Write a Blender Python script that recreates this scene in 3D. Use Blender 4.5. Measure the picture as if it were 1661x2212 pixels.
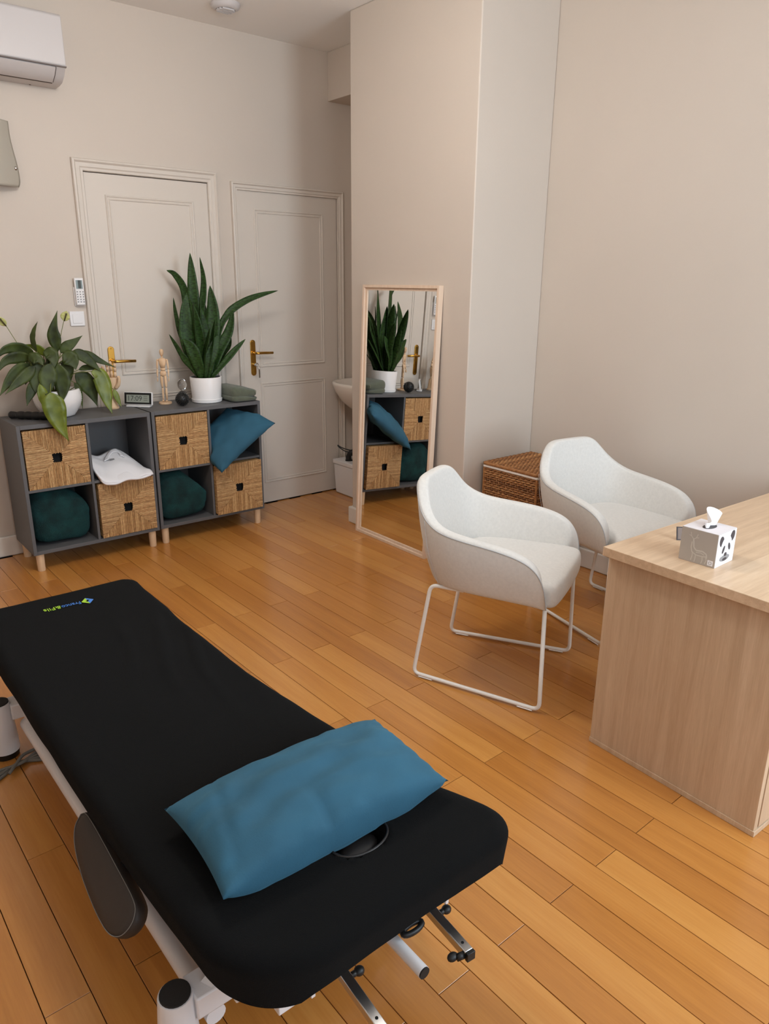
import bpy, bmesh, math, random
from mathutils import Vector, Matrix, Euler, noise

random.seed(7)
PI = math.pi
S = bpy.context.scene
for o in list(bpy.data.objects):
    bpy.data.objects.remove(o)
COL = S.collection

# ---------------------------------------------------------------- camera
IMG_W, IMG_H, FPX = 1661.0, 2212.0, 1579.83
CAM = Vector((-1.57592, -4.01807, 1.51058))
CROT = Euler((1.266344, -0.00801, -0.683028), 'XYZ')
cd = bpy.data.cameras.new('camera')
cam = bpy.data.objects.new('camera', cd)
COL.objects.link(cam)
cam.location = CAM
cam.rotation_euler = CROT
cd.sensor_fit = 'HORIZONTAL'
cd.sensor_width = 36.0
cd.lens = FPX / IMG_W * 36.0
cd.clip_start = 0.05
S.camera = cam
CM = CROT.to_matrix()

# ---------------------------------------------------------------- world, daylight, exposure
S.view_settings.view_transform = 'Standard'
S.view_settings.look = 'None'
S.view_settings.gamma = 1.0
S.view_settings.use_curve_mapping = False
S.view_settings.exposure = -0.12
w = bpy.data.worlds.new('sky')
S.world = w
w.use_nodes = True
w.node_tree.nodes['Background'].inputs[0].default_value = (0.75, 0.85, 1.0, 1)
w.node_tree.nodes['Background'].inputs[1].default_value = 1.0

# windows in the wall behind the camera: (x0, x1, z0, z1)
WY = -5.2
WINDOWS = [(-1.75, -0.65, 0.75, 2.55), (0.15, 1.25, 0.75, 2.55)]
WIN_POWER = [18.0, 77.0]
LAMP = (-0.40, -1.70, 2.57, 0.16)   # hanging globe lamp: x, y, z, radius
LAMP_STRENGTH = 51.0
LAMP_COLOR = (1.0, 0.985, 0.965, 1)
for (x0, x1, z0, z1), pw in zip(WINDOWS, WIN_POWER):
    ld = bpy.data.lights.new('daylight', 'AREA')
    ld.shape = 'RECTANGLE'
    ld.size, ld.size_y = x1 - x0, z1 - z0
    ld.energy = pw
    ld.color = (0.72, 0.87, 1.0)
    lo = bpy.data.objects.new('daylight', ld)
    COL.objects.link(lo)
    lo.location = ((x0 + x1) / 2, WY + 0.03, (z0 + z1) / 2)
    lo.rotation_euler = (PI / 2, 0, 0)

# ---------------------------------------------------------------- pixel helpers (directions only)
def ray(u, v):
    return CM @ Vector(((u - IMG_W / 2) / FPX, -(v - IMG_H / 2) / FPX, -1))
def at_y(u, v, y):
    d = ray(u, v)
    return CAM + d * ((y - CAM.y) / d.y)
def at_z(u, v, z):
    d = ray(u, v)
    return CAM + d * ((z - CAM.z) / d.z)

# ---------------------------------------------------------------- materials
def srgb(r, g, b):
    f = lambda c: (c / 255) / 12.92 if c / 255 <= 0.04045 else (((c / 255) + 0.055) / 1.055) ** 2.4
    return (f(r), f(g), f(b), 1)
def mul(c, k):
    return (c[0] * k, c[1] * k, c[2] * k, 1)
M = {}
def mat(name, col, rough=0.5, metal=0.0, var=0.0, vscale=6.0, bump=0.0, bscale=200.0, sheen=0.0, coat=0.0,
        spec=0.5, trans=0.0, alpha=1.0, ior=1.45, stretch=(1, 1, 1), col2=None, emit=None, coat_rough=0.1, sheen_tint=None):
    m = bpy.data.materials.new(name)
    m.use_nodes = True
    nt = m.node_tree
    b = nt.nodes['Principled BSDF']
    b.inputs['Base Color'].default_value = col
    b.inputs['Roughness'].default_value = rough
    b.inputs['Metallic'].default_value = metal
    b.inputs['Specular IOR Level'].default_value = spec
    b.inputs['Transmission Weight'].default_value = trans
    b.inputs['Alpha'].default_value = alpha
    b.inputs['IOR'].default_value = ior
    b.inputs['Sheen Weight'].default_value = sheen
    if sheen_tint:
        b.inputs['Sheen Tint'].default_value = sheen_tint
    b.inputs['Coat Weight'].default_value = coat
    b.inputs['Coat Roughness'].default_value = coat_rough
    if emit:
        b.inputs['Emission Color'].default_value = emit[0]
        b.inputs['Emission Strength'].default_value = emit[1]
    tc = nt.nodes.new('ShaderNodeTexCoord')
    mp = nt.nodes.new('ShaderNodeMapping')
    mp.inputs['Scale'].default_value = stretch
    nt.links.new(tc.outputs['Object'], mp.inputs['Vector'])
    if var > 0:
        n = nt.nodes.new('ShaderNodeTexNoise')
        n.inputs['Scale'].default_value = vscale
        n.inputs['Detail'].default_value = 5
        nt.links.new(mp.outputs['Vector'], n.inputs['Vector'])
        r = nt.nodes.new('ShaderNodeValToRGB')
        r.color_ramp.elements[0].position = 0.3
        r.color_ramp.elements[1].position = 0.7
        r.color_ramp.elements[0].color = mul(col, 1 - var)
        r.color_ramp.elements[1].color = col2 if col2 else mul(col, 1 + var * 0.6)
        nt.links.new(n.outputs['Fac'], r.inputs['Fac'])
        nt.links.new(r.outputs['Color'], b.inputs['Base Color'])
    if bump > 0:
        n2 = nt.nodes.new('ShaderNodeTexNoise')
        n2.inputs['Scale'].default_value = bscale
        n2.inputs['Detail'].default_value = 3
        nt.links.new(mp.outputs['Vector'], n2.inputs['Vector'])
        bp = nt.nodes.new('ShaderNodeBump')
        bp.inputs['Strength'].default_value = bump
        bp.inputs['Distance'].default_value = 0.01
        nt.links.new(n2.outputs['Fac'], bp.inputs['Height'])
        nt.links.new(bp.outputs['Normal'], b.inputs['Normal'])
    M[name] = m
    return m

def wood_mat(name, c_dark, c_mid, c_light, rough, axis='Y', strip=None, per_object=0.0, grain=1.0, coat=0.0, bump=0.03, contrast=1.0):
    """wood with fibres along axis; optional staves of width `strip` across; optional tone shift per object"""
    m = bpy.data.materials.new(name)
    m.use_nodes = True
    nt = m.node_tree
    L = nt.links.new
    N = nt.nodes.new
    b = nt.nodes['Principled BSDF']
    b.inputs['Roughness'].default_value = rough
    b.inputs['Coat Weight'].default_value = coat
    b.inputs['Coat Roughness'].default_value = 0.18
    tc = N('ShaderNodeTexCoord')
    oi = N('ShaderNodeObjectInfo')
    off = N('ShaderNodeVectorMath'); off.operation = 'MULTIPLY_ADD'
    cx = N('ShaderNodeCombineXYZ')
    for i in range(3):
        L(oi.outputs['Random'], cx.inputs[i])
    L(cx.outputs[0], off.inputs[0])
    off.inputs[1].default_value = (37.0, 53.0, 19.0) if per_object else (0, 0, 0)
    L(tc.outputs['Object'], off.inputs[2])
    base = off.outputs[0]
    if strip:
        sp = N('ShaderNodeSeparateXYZ'); L(base, sp.inputs[0])
        acr = {'Y': 'X', 'Z': 'Y', 'X': 'Y'}[axis]
        dv = N('ShaderNodeMath'); dv.operation = 'DIVIDE'; L(sp.outputs[acr], dv.inputs[0]); dv.inputs[1].default_value = strip
        fl = N('ShaderNodeMath'); fl.operation = 'FLOOR'; L(dv.outputs[0], fl.inputs[0])
        wn = N('ShaderNodeTexWhiteNoise'); wn.noise_dimensions = '1D'; L(fl.outputs[0], wn.inputs['W'])
        ad = N('ShaderNodeVectorMath'); ad.operation = 'MULTIPLY_ADD'
        L(wn.outputs['Color'], ad.inputs[0]); ad.inputs[1].default_value = (9, 9, 9); L(base, ad.inputs[2])
        base = ad.outputs[0]
    st = {'X': (0.7, 14, 14), 'Y': (14, 0.7, 14), 'Z': (14, 14, 0.7)}[axis]
    mp = N('ShaderNodeMapping'); mp.inputs['Scale'].default_value = st; L(base, mp.inputs['Vector'])
    n1 = N('ShaderNodeTexNoise'); n1.inputs['Scale'].default_value = 1.6 * grain; n1.inputs['Detail'].default_value = 6
    n1.inputs['Distortion'].default_value = 0.6
    L(mp.outputs[0], n1.inputs['Vector'])
    n2 = N('ShaderNodeTexNoise'); n2.inputs['Scale'].default_value = 14 * grain; n2.inputs['Detail'].default_value = 4
    L(mp.outputs[0], n2.inputs['Vector'])
    mx = N('ShaderNodeMath'); mx.operation = 'MULTIPLY_ADD'
    L(n2.outputs['Fac'], mx.inputs[0]); mx.inputs[1].default_value = 0.35 * contrast; 
    sc = N('ShaderNodeMath'); sc.operation = 'MULTIPLY_ADD'; L(n1.outputs['Fac'], sc.inputs[0]); sc.inputs[1].default_value = 0.65 * contrast; sc.inputs[2].default_value = 0.5 * (1 - contrast)
    L(sc.outputs[0], mx.inputs[2])
    last = mx.outputs[0]
    if strip:
        a2 = N('ShaderNodeMath'); a2.operation = 'MULTIPLY_ADD'; L(wn.outputs['Value'], a2.inputs[0]); a2.inputs[1].default_value = 0.30
        s2 = N('ShaderNodeMath'); s2.operation = 'SUBTRACT'; L(last, s2.inputs[0]); s2.inputs[1].default_value = 0.15
        L(s2.outputs[0], a2.inputs[2]); last = a2.outputs[0]
    if per_object:
        a3 = N('ShaderNodeMath'); a3.operation = 'MULTIPLY_ADD'; L(oi.outputs['Random'], a3.inputs[0]); a3.inputs[1].default_value = per_object
        s3 = N('ShaderNodeMath'); s3.operation = 'SUBTRACT'; L(last, s3.inputs[0]); s3.inputs[1].default_value = per_object / 2
        L(s3.outputs[0], a3.inputs[2]); last = a3.outputs[0]
    rp = N('ShaderNodeValToRGB')
    rp.color_ramp.elements[0].position = 0.25; rp.color_ramp.elements[0].color = c_dark
    rp.color_ramp.elements[1].position = 0.75; rp.color_ramp.elements[1].color = c_light
    e = rp.color_ramp.elements.new(0.5); e.color = c_mid
    L(last, rp.inputs['Fac'])
    L(rp.outputs['Color'], b.inputs['Base Color'])
    if bump:
        bm_ = N('ShaderNodeBump'); bm_.inputs['Strength'].default_value = bump; bm_.inputs['Distance'].default_value = 0.002
        L(n2.outputs['Fac'], bm_.inputs['Height']); L(bm_.outputs[0], b.inputs['Normal'])
    M[name] = m
    return m

mat('wall_paint', srgb(203, 190, 177), 0.6, var=0.02, vscale=2, bump=0.03, bscale=120)
mat('ceiling_paint', srgb(240, 236, 231), 0.7, bump=0.02, bscale=100)
mat('door_paint', srgb(209, 198, 186), 0.42, bump=0.01, bscale=60)
mat('skirting_paint', srgb(222, 214, 204), 0.4)
mat('dark_gap', srgb(30, 22, 16), 0.9)
wood_mat('oak_plank', srgb(162, 100, 42), srgb(190, 126, 58), srgb(210, 150, 78), 0.28, 'Y', per_object=0.24, coat=0.45, contrast=0.6)
wood_mat('desk_oak', srgb(188, 158, 128), srgb(204, 176, 146), srgb(220, 194, 165), 0.42, 'Z', strip=0.115, grain=2.0, bump=0.02)
wood_mat('desk_top_oak', srgb(196, 164, 132), srgb(214, 184, 152), srgb(228, 202, 172), 0.36, 'X', strip=0.085, grain=2.0, bump=0.02)
wood_mat('birch', srgb(214, 180, 142), srgb(226, 194, 158), srgb(234, 206, 172), 0.5, 'Z', grain=1.0)
wood_mat('mirror_ash', srgb(214, 186, 160), srgb(224, 198, 174), srgb(232, 210, 188), 0.45, 'Z', grain=2.0)
wood_mat('manikin_wood', srgb(208, 168, 128), srgb(220, 184, 146), srgb(228, 196, 162), 0.5, 'Z', grain=2.0)
mat('cabinet_grey', srgb(92, 91, 92), 0.5, bump=0.01)
mat('cabinet_edge', srgb(104, 103, 104), 0.5)
mat('black_void', srgb(14, 13, 13), 0.9)  # near-black for holes, their inner shade put into the colour
def strand_mat(name, c0, c1, c2, rough, isl):
    m = mat(name, c1, rough, bump=0.15, bscale=300)
    nt = m.node_tree
    g = nt.nodes.new('ShaderNodeNewGeometry')
    n = nt.nodes.new('ShaderNodeTexNoise'); n.inputs['Scale'].default_value = 70; n.inputs['Detail'].default_value = 4
    tc = nt.nodes.new('ShaderNodeTexCoord'); nt.links.new(tc.outputs['Object'], n.inputs['Vector'])
    a = nt.nodes.new('ShaderNodeMath'); a.operation = 'MULTIPLY_ADD'
    nt.links.new(g.outputs['Random Per Island'], a.inputs[0]); a.inputs[1].default_value = isl
    s_ = nt.nodes.new('ShaderNodeMath'); s_.operation = 'MULTIPLY'; nt.links.new(n.outputs['Fac'], s_.inputs[0]); s_.inputs[1].default_value = 1 - isl
    nt.links.new(s_.outputs[0], a.inputs[2])
    r = nt.nodes.new('ShaderNodeValToRGB')
    r.color_ramp.elements[0].position = 0.15; r.color_ramp.elements[0].color = c0
    r.color_ramp.elements[1].position = 0.85; r.color_ramp.elements[1].color = c2
    e = r.color_ramp.elements.new(0.5); e.color = c1
    nt.links.new(a.outputs[0], r.inputs['Fac']); nt.links.new(r.outputs['Color'], nt.nodes['Principled BSDF'].inputs['Base Color'])
strand_mat('seagrass', srgb(150, 110, 66), srgb(196, 152, 102), srgb(226, 190, 138), 0.5, 0.4)
strand_mat('wicker', srgb(104, 64, 34), srgb(158, 106, 62), srgb(196, 146, 94), 0.5, 0.5)
mat('seagrass_core', srgb(104, 72, 42), 0.8)
mat('wicker_dark', srgb(60, 34, 20), 0.8)
mat('liner_cloth', srgb(232, 224, 214), 0.8)
mat('teal_plush', srgb(10, 44, 46), 0.95, var=0.6, vscale=12, col2=srgb(18, 66, 66), bump=0.8, bscale=220, sheen=0.25, sheen_tint=srgb(60, 140, 140))
mat('blue_velvet', srgb(42, 88, 110), 0.85, var=0.14, vscale=8, sheen=0.18, bump=0.05, bscale=300, sheen_tint=srgb(120, 190, 220))
mat('white_cloth', srgb(232, 230, 232), 0.85, bump=0.05, bscale=250)
mat('green_towel', srgb(96, 102, 84), 0.95, var=0.15, vscale=40, bump=0.6, bscale=350, sheen=0.3)
mat('towel_band', srgb(150, 150, 132), 0.9)
mat('white_ceramic', srgb(238, 234, 232), 0.35)
mat('basin_ceramic', srgb(232, 222, 210), 0.15)
mat('soil', srgb(40, 28, 20), 0.95)
mat('snake_leaf', srgb(28, 44, 12), 0.5, spec=0.3, var=0.5, vscale=60, stretch=(1, 1, 2.4), col2=srgb(54, 84, 36))
mat('lily_leaf', srgb(44, 54, 20), 0.5, spec=0.35, var=0.35, vscale=16, col2=srgb(72, 84, 36))
mat('lily_leaf_young', srgb(88, 104, 24), 0.38, var=0.25, vscale=14, col2=srgb(120, 130, 40))
mat('lily_stem', srgb(110, 116, 56), 0.5)
mat('spathe', srgb(190, 190, 120), 0.6)
mat('spadix', srgb(74, 66, 40), 0.8)
mat('dead_leaf', srgb(70, 52, 30), 0.7)
mat('chair_fabric', srgb(216, 212, 206), 0.9, var=0.05, vscale=90, bump=0.12, bscale=500, sheen=0.15)
mat('piping_grey', srgb(176, 176, 176), 0.8)
mat('seam_grey', srgb(184, 184, 184), 0.8)
mat('white_metal', srgb(236, 230, 222), 0.35)
mat('white_steel', srgb(226, 222, 222), 0.35, bump=0.01)
mat('black_plastic', srgb(24, 23, 22), 0.45)
mat('black_cap', srgb(34, 30, 27), 0.8, bump=0.2, bscale=500)
mat('chrome', srgb(215, 215, 215), 0.28, metal=1.0)
mat('black_terry', srgb(20, 20, 20), 1.0, bump=0.3, bscale=600, sheen=0.02, spec=0.05)
mat('black_vinyl', srgb(36, 33, 32), 0.38)
mat('brown_vinyl', srgb(50, 42, 37), 0.55, bump=0.08, bscale=600)
mat('stitch', srgb(120, 116, 110), 0.8)
mat('logo_blue', srgb(74, 132, 214), 0.7)
mat('logo_green', srgb(168, 210, 60), 0.7)
mat('brass', srgb(206, 160, 76), 0.22, metal=1.0)
mat('steel', srgb(190, 186, 180), 0.25, metal=1.0)
mat('white_plastic', srgb(228, 224, 222), 0.35)
mat('button_grey', srgb(130, 128, 128), 0.5)
mat('lcd', srgb(128, 140, 138), 0.25)
mat('lcd_grey', srgb(150, 154, 142), 0.3)
mat('lcd_faint', srgb(122, 126, 116), 0.5)
mat('lcd_ink', srgb(70, 74, 70), 0.5)
mat('frosted_glass', srgb(196, 188, 174), 0.5, trans=0.3, ior=1.2)
mat('clear_glass', (1, 1, 1, 1), 0.0, trans=1.0, ior=1.3)
mat('sand', srgb(225, 215, 200), 0.9)
mat('mirror_silver', (0.92, 0.92, 0.91, 1), 0.0, metal=1.0)
mat('tissue_shaded', srgb(176, 166, 156), 0.5)  # deer side's shade put into this grey; panda side and top stay white
mat('card_brown', srgb(126, 108, 98), 0.5)
mat('tissue_white', srgb(226, 220, 222), 0.5)
mat('print_dark', srgb(66, 60, 62), 0.6)
mat('print_grey', srgb(140, 138, 138), 0.6)
mat('print_white', srgb(236, 234, 238), 0.6)
mat('print_line', srgb(200, 194, 184), 0.6)
mat('tissue_paper', srgb(244, 238, 236), 0.8)
mat('cord_grey', srgb(112, 108, 100), 0.7)
mat('ac_white', srgb(200, 194, 192), 0.35)
mat('ac_seam', srgb(120, 110, 106), 0.6)
mat('dark_slot', srgb(70, 56, 46), 0.8)
mat('window_glass', (1, 1, 1, 1), 0.0, trans=1.0, ior=1.01)

# ---------------------------------------------------------------- mesh builder
def frame_from(t, up=Vector((0, 0, 1))):
    t = t.normalized()
    if abs(t.dot(up)) > 0.98:
        up = Vector((1, 0, 0))
    a = t.cross(up).normalized()
    return a, a.cross(t).normalized()
class MB:
    def __init__(s):
        s.v = []; s.f = []
    def add(s, vs, fs):
        n = len(s.v)
        s.v += [Vector(p) for p in vs]
        s.f += [tuple(i + n for i in f) for f in fs]
        return s
    def box(s, x0, x1, y0, y1, z0, z1):
        return s.add([(x0, y0, z0), (x1, y0, z0), (x1, y1, z0), (x0, y1, z0), (x0, y0, z1), (x1, y0, z1), (x1, y1, z1), (x0, y1, z1)],
                     [(0, 3, 2, 1), (4, 5, 6, 7), (0, 1, 5, 4), (1, 2, 6, 5), (2, 3, 7, 6), (3, 0, 4, 7)])
    def tube(s, pts, r, n=10, cap=True, closed=False, flat=1.0):
        pts = [Vector(p) for p in pts]
        m = len(pts)
        rs = r if isinstance(r, (list, tuple)) else [r] * m
        base = len(s.v)
        up = Vector((0, 0, 1))
        pa = None
        for i, p in enumerate(pts):
            if closed:
                t = pts[(i + 1) % m] - pts[i - 1]
            else:
                t = pts[min(i + 1, m - 1)] - pts[max(i - 1, 0)]
            t.normalize()
            if pa is None:
                a, b = frame_from(t)
            else:
                a = pa - t * pa.dot(t)
                if a.length < 1e-6:
                    a, b = frame_from(t)
                a.normalize()
                b = a.cross(t).normalized()
            pa = a
            for k in range(n):
                th = 2 * PI * k / n
                s.v.append(p + a * (math.cos(th) * rs[i]) + b * (math.sin(th) * rs[i] * flat))
        rng = m if closed else m - 1
        for i in range(rng):
            j = (i + 1) % m
            for k in range(n):
                q = (k + 1) % n
                s.f.append((base + i * n + k, base + i * n + q, base + j * n + q, base + j * n + k))
        if cap and not closed:
            s.f.append(tuple(base + k for k in range(n))[::-1])
            s.f.append(tuple(base + (m - 1) * n + k for k in range(n)))
        return s
    def lathe(s, prof, c=(0, 0, 0), n=32, sx=1.0, sy=1.0):
        """prof: list of (r, z); closed with fans where r = 0"""
        base = len(s.v)
        c = Vector(c)
        for r, z in prof:
            for k in range(n):
                th = 2 * PI * k / n
                s.v.append(c + Vector((math.cos(th) * r * sx, math.sin(th) * r * sy, z)))
        for i in range(len(prof) - 1):
            for k in range(n):
                q = (k + 1) % n
                s.f.append((base + i * n + k, base + i * n + q, base + (i + 1) * n + q, base + (i + 1) * n + k))
        s.f.append(tuple(base + k for k in range(n))[::-1])
        s.f.append(tuple(base + (len(prof) - 1) * n + k for k in range(n)))
        return s
    def grid(s, nu, nv, fn, wrap_u=False):
        base = len(s.v)
        for i in range(nu):
            for j in range(nv):
                s.v.append(Vector(fn(i, j)))
        for i in range(nu if wrap_u else nu - 1):
            for j in range(nv - 1):
                i2 = (i + 1) % nu
                s.f.append((base + i * nv + j, base + i2 * nv + j, base + i2 * nv + j + 1, base + i * nv + j + 1))
        return s
    def prism(s, poly, ax, d0, d1):
        """extrude 2D polygon along axis ax ('x','y','z') from d0 to d1"""
        def P(a, b, d):
            return {'x': (d, a, b), 'y': (a, d, b), 'z': (a, b, d)}[ax]
        n = len(poly)
        vs = [P(a, b, d0) for a, b in poly] + [P(a, b, d1) for a, b in poly]
        fs = [tuple(range(n))[::-1], tuple(range(n, 2 * n))] + [(i, (i + 1) % n, n + (i + 1) % n, n + i) for i in range(n)]
        return s.add(vs, fs)
    def ellipsoid(s, c, r, n=16, m=10, rot=None):
        c = Vector(c)
        base = len(s.v)
        for i in range(m + 1):
            ph = PI * i / m
            for k in range(n):
                th = 2 * PI * k / n
                p = Vector((r[0] * math.sin(ph) * math.cos(th), r[1] * math.sin(ph) * math.sin(th), r[2] * math.cos(ph)))
                if rot:
                    p = rot @ p
                s.v.append(c + p)
        for i in range(m):
            for k in range(n):
                q = (k + 1) % n
                s.f.append((base + i * n + k, base + (i + 1) * n + k, base + (i + 1) * n + q, base + i * n + q))
        return s
    def mesh(s, name, smooth=False, weld=True):
        me = bpy.data.meshes.new(name)
        me.from_pydata([tuple(v) for v in s.v], [], s.f)
        bm = bmesh.new(); bm.from_mesh(me)
        if weld:
            bmesh.ops.remove_doubles(bm, verts=bm.verts, dist=1e-5)
        bmesh.ops.recalc_face_normals(bm, faces=bm.faces)
        bm.to_mesh(me); bm.free()
        if smooth:
            me.polygons.foreach_set('use_smooth', [True] * len(me.polygons))
            if smooth != 'all':
                try:
                    me.set_sharp_from_angle(angle=math.radians(40))
                except Exception:
                    pass
        return me
    def build(s, name, m, parent=None, smooth=False, bevel=0.0, seg=2, subsurf=0, solid=0.0, solid_off=-1.0):
        me = s.mesh(name, smooth)
        me.materials.append(M[m] if isinstance(m, str) else m)
        o = bpy.data.objects.new(name, me)
        COL.objects.link(o)
        if parent is not None:
            o.parent = parent
        if solid:
            md = o.modifiers.new('thickness', 'SOLIDIFY'); md.thickness = solid; md.offset = solid_off
        if bevel:
            md = o.modifiers.new('bevel', 'BEVEL'); md.width = bevel; md.segments = seg; md.limit_method = 'ANGLE'
            md.angle_limit = math.radians(40)
            if not smooth:
                me.polygons.foreach_set('use_smooth', [True] * len(me.polygons))
                try:
                    me.set_sharp_from_angle(angle=math.radians(40))
                except Exception:
                    pass
                md.harden_normals = False
        if subsurf:
            md = o.modifiers.new('subsurf', 'SUBSURF'); md.levels = subsurf; md.render_levels = subsurf
        return o

def thing(name, label, cat, loc=(0, 0, 0), rz=0.0, group=None, rot=None):
    o = bpy.data.objects.new(name, None)
    COL.objects.link(o)
    o.empty_display_size = 0.05
    o.location = loc
    o.rotation_euler = rot if rot else (0, 0, rz)
    o['label'] = label
    o['category'] = cat
    if group:
        o['group'] = group
    return o
def tag(o, label, cat, group=None):
    o['label'] = label; o['category'] = cat
    if group:
        o['group'] = group
    return o
def struct(o, label=None):
    o['kind'] = 'structure'
    if label:
        o['label'] = label
    return o
def copy_tree(o, parent=None):
    c = o.copy(); COL.objects.link(c)
    if parent is not None:
        c.parent = parent
    for ch in list(o.children):
        copy_tree(ch, c)
    return c
def spline(pts, n=8):
    """Catmull-Rom through points"""
    pts = [Vector(p) for p in pts]
    P = [pts[0] * 2 - pts[1]] + pts + [pts[-1] * 2 - pts[-2]]
    out = []
    for i in range(1, len(P) - 2):
        for k in range(n):
            t = k / n
            a, b, c, d = P[i - 1], P[i], P[i + 1], P[i + 2]
            out.append(0.5 * ((2 * b) + (c - a) * t + (2 * a - 5 * b + 4 * c - d) * t * t + (3 * b - a - 3 * c + d) * t ** 3))
    out.append(pts[-1])
    return out
def fillet(pts, r, n=5):
    """polyline with rounded corners"""
    pts = [Vector(p) for p in pts]
    out = [pts[0]]
    for i in range(1, len(pts) - 1):
        a, b, c = pts[i - 1], pts[i], pts[i + 1]
        d1, d2 = (a - b), (c - b)
        rr = min(r, d1.length * 0.45, d2.length * 0.45)
        p0, p1 = b + d1.normalized() * rr, b + d2.normalized() * rr
        for k in range(n + 1):
            t = k / n
            out.append(p0 * (1 - t) ** 2 + b * 2 * t * (1 - t) + p1 * t * t)
    out.append(pts[-1])
    return out
def text_mesh(name, body, size, m, parent, loc, rot, extrude=0.0004, align='CENTER', sx=1.0, fit=None):
    cu = bpy.data.curves.new(name, 'FONT')
    cu.body = body; cu.size = size; cu.extrude = extrude; cu.align_x = align; cu.align_y = 'CENTER'
    t = bpy.data.objects.new(name, cu)
    COL.objects.link(t)
    bpy.context.view_layer.update()
    dg = bpy.context.evaluated_depsgraph_get()
    me = bpy.data.meshes.new_from_object(t.evaluated_get(dg))
    bpy.data.objects.remove(t)
    me.materials.clear(); me.materials.append(M[m])
    o = bpy.data.objects.new(name, me)
    COL.objects.link(o)
    if fit:
        xs_ = [v.co.x for v in me.vertices]
        sx = fit / (max(xs_) - min(xs_))
    o.parent = parent; o.location = loc; o.rotation_euler = rot; o.scale = (sx, 1, 1)
    return o

# =================================================================== STRUCTURE
YW = 0.375      # door wall
XR = 1.712      # right wall
XL = -2.30      # left wall (out of view)
ZC = 2.913      # ceiling
CX, CY0, CY1 = 1.168, -1.33, -0.33   # chimney breast: face x, near and far corner

D1 = (-0.111, 0.621, 2.069)
D2 = (0.815, 1.573, 2.062)

# floor: slab with boards laid in a half bond
fl = struct(MB().box(XL - 0.1, XR + 0.1, WY - 0.1, YW + 0.1, -0.08, -0.014).build('floor', 'dark_gap'))
PW, PL = 0.0985, 0.998
gap = 0.0010
plank_me = None
def plank_mesh(w_, l_):
    b = MB()
    g = gap
    e = 0.0005
    x0, x1, y0, y1 = g, w_ - g, g, l_ - g
    zt, zb = 0.0, -0.014
    b.add([(x0, y0, zb), (x1, y0, zb), (x1, y1, zb), (x0, y1, zb), (x0, y0, zt - e), (x1, y0, zt - e), (x1, y1, zt - e), (x0, y1, zt - e),
           (x0 + e, y0 + e, zt), (x1 - e, y0 + e, zt), (x1 - e, y1 - e, zt), (x0 + e, y1 - e, zt)],
          [(0, 1, 5, 4), (1, 2, 6, 5), (2, 3, 7, 6), (3, 0, 4, 7), (4, 5, 9, 8), (5, 6, 10, 9), (6, 7, 11, 10), (7, 4, 8, 11), (8, 9, 10, 11)])
    me = b.mesh('plank')
    me.materials.append(M['oak_plank'])
    return me
pm = {}
lean = math.radians(0.8)
rotm = Matrix.Rotation(lean, 3, 'Z')
piv = Vector((0.091, -3.137, 0))
rr = random.Random(3)
i0 = int((XL - 0.091) / PW) - 1
i1 = int((XR - 0.091) / PW) + 1
for i in range(i0, i1 + 1):
    y = -3.137 + (0.0 if i % 2 == 0 else 0.5 * PL)
    ys = []
    while y > WY:
        y -= PL
    while y < YW:
        a, b_ = max(y, WY), min(y + PL, YW)
        y += PL
        if b_ - a < 0.02:
            continue
        key = round(b_ - a, 3)
        if key not in pm:
            pm[key] = plank_mesh(PW, b_ - a)
        p = bpy.data.objects.new('plank', pm[key])
        COL.objects.link(p)
        p.parent = fl
        loc = piv + rotm @ (Vector((0.091 + i * PW, a, 0)) - piv)
        p.location = (loc.x, loc.y, rr.uniform(-0.0006, 0.0))
        p.rotation_euler = (0, 0, lean)

struct(MB().box(XL - 0.1, XR + 0.1, WY - 0.1, YW + 0.1, ZC, ZC + 0.1).build('ceiling', 'ceiling_paint'))
b = MB()
for x0, x1, z0 in [(XL - 0.1, D1[0] - 0.004, 0), (D1[1] + 0.004, D2[0] - 0.004, 0), (D2[1] + 0.004, XR + 0.1, 0),
                   (D1[0] - 0.004, D1[1] + 0.004, D1[2] + 0.004), (D2[0] - 0.004, D2[1] + 0.004, D2[2] + 0.004)]:
    b.box(x0, x1, YW, YW + 0.1, z0, ZC)
b.box(XL - 0.1, XR + 0.1, YW + 0.075, YW + 0.1, -0.014, D1[2] + 0.1)  # added backing behind the doors, blocks the sky showing under them
wall_back = struct(b.build('wall_back', 'wall_paint'))
struct(MB().box(XR, XR + 0.1, WY - 0.1, YW, 0, ZC).build('wall_right', 'wall_paint'))
struct(MB().box(XL - 0.1, XL, WY - 0.1, YW, 0, ZC).build('wall_left', 'wall_paint'))
struct(MB().box(CX, XR, CY0, CY1, 0, ZC).build('wall_chimney', 'wall_paint', bevel=0.006, seg=3), 'projecting chimney breast behind the leaning mirror')
struct(MB().box(1.51, XR, CY1, YW, 2.632, ZC).build('wall_bulkhead', 'wall_paint', bevel=0.003))
b = MB()
xs = [XL - 0.1] + [v for q in WINDOWS for v in (q[0], q[1])] + [XR + 0.1]
for k in range(0, len(xs), 2):
    b.box(xs[k], xs[k + 1], WY - 0.1, WY, 0, ZC)
for q in WINDOWS:
    b.box(q[0], q[1], WY - 0.1, WY, 0, q[2]); b.box(q[0], q[1], WY - 0.1, WY, q[3], ZC)
struct(b.build('wall_front', 'wall_paint'))
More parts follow.
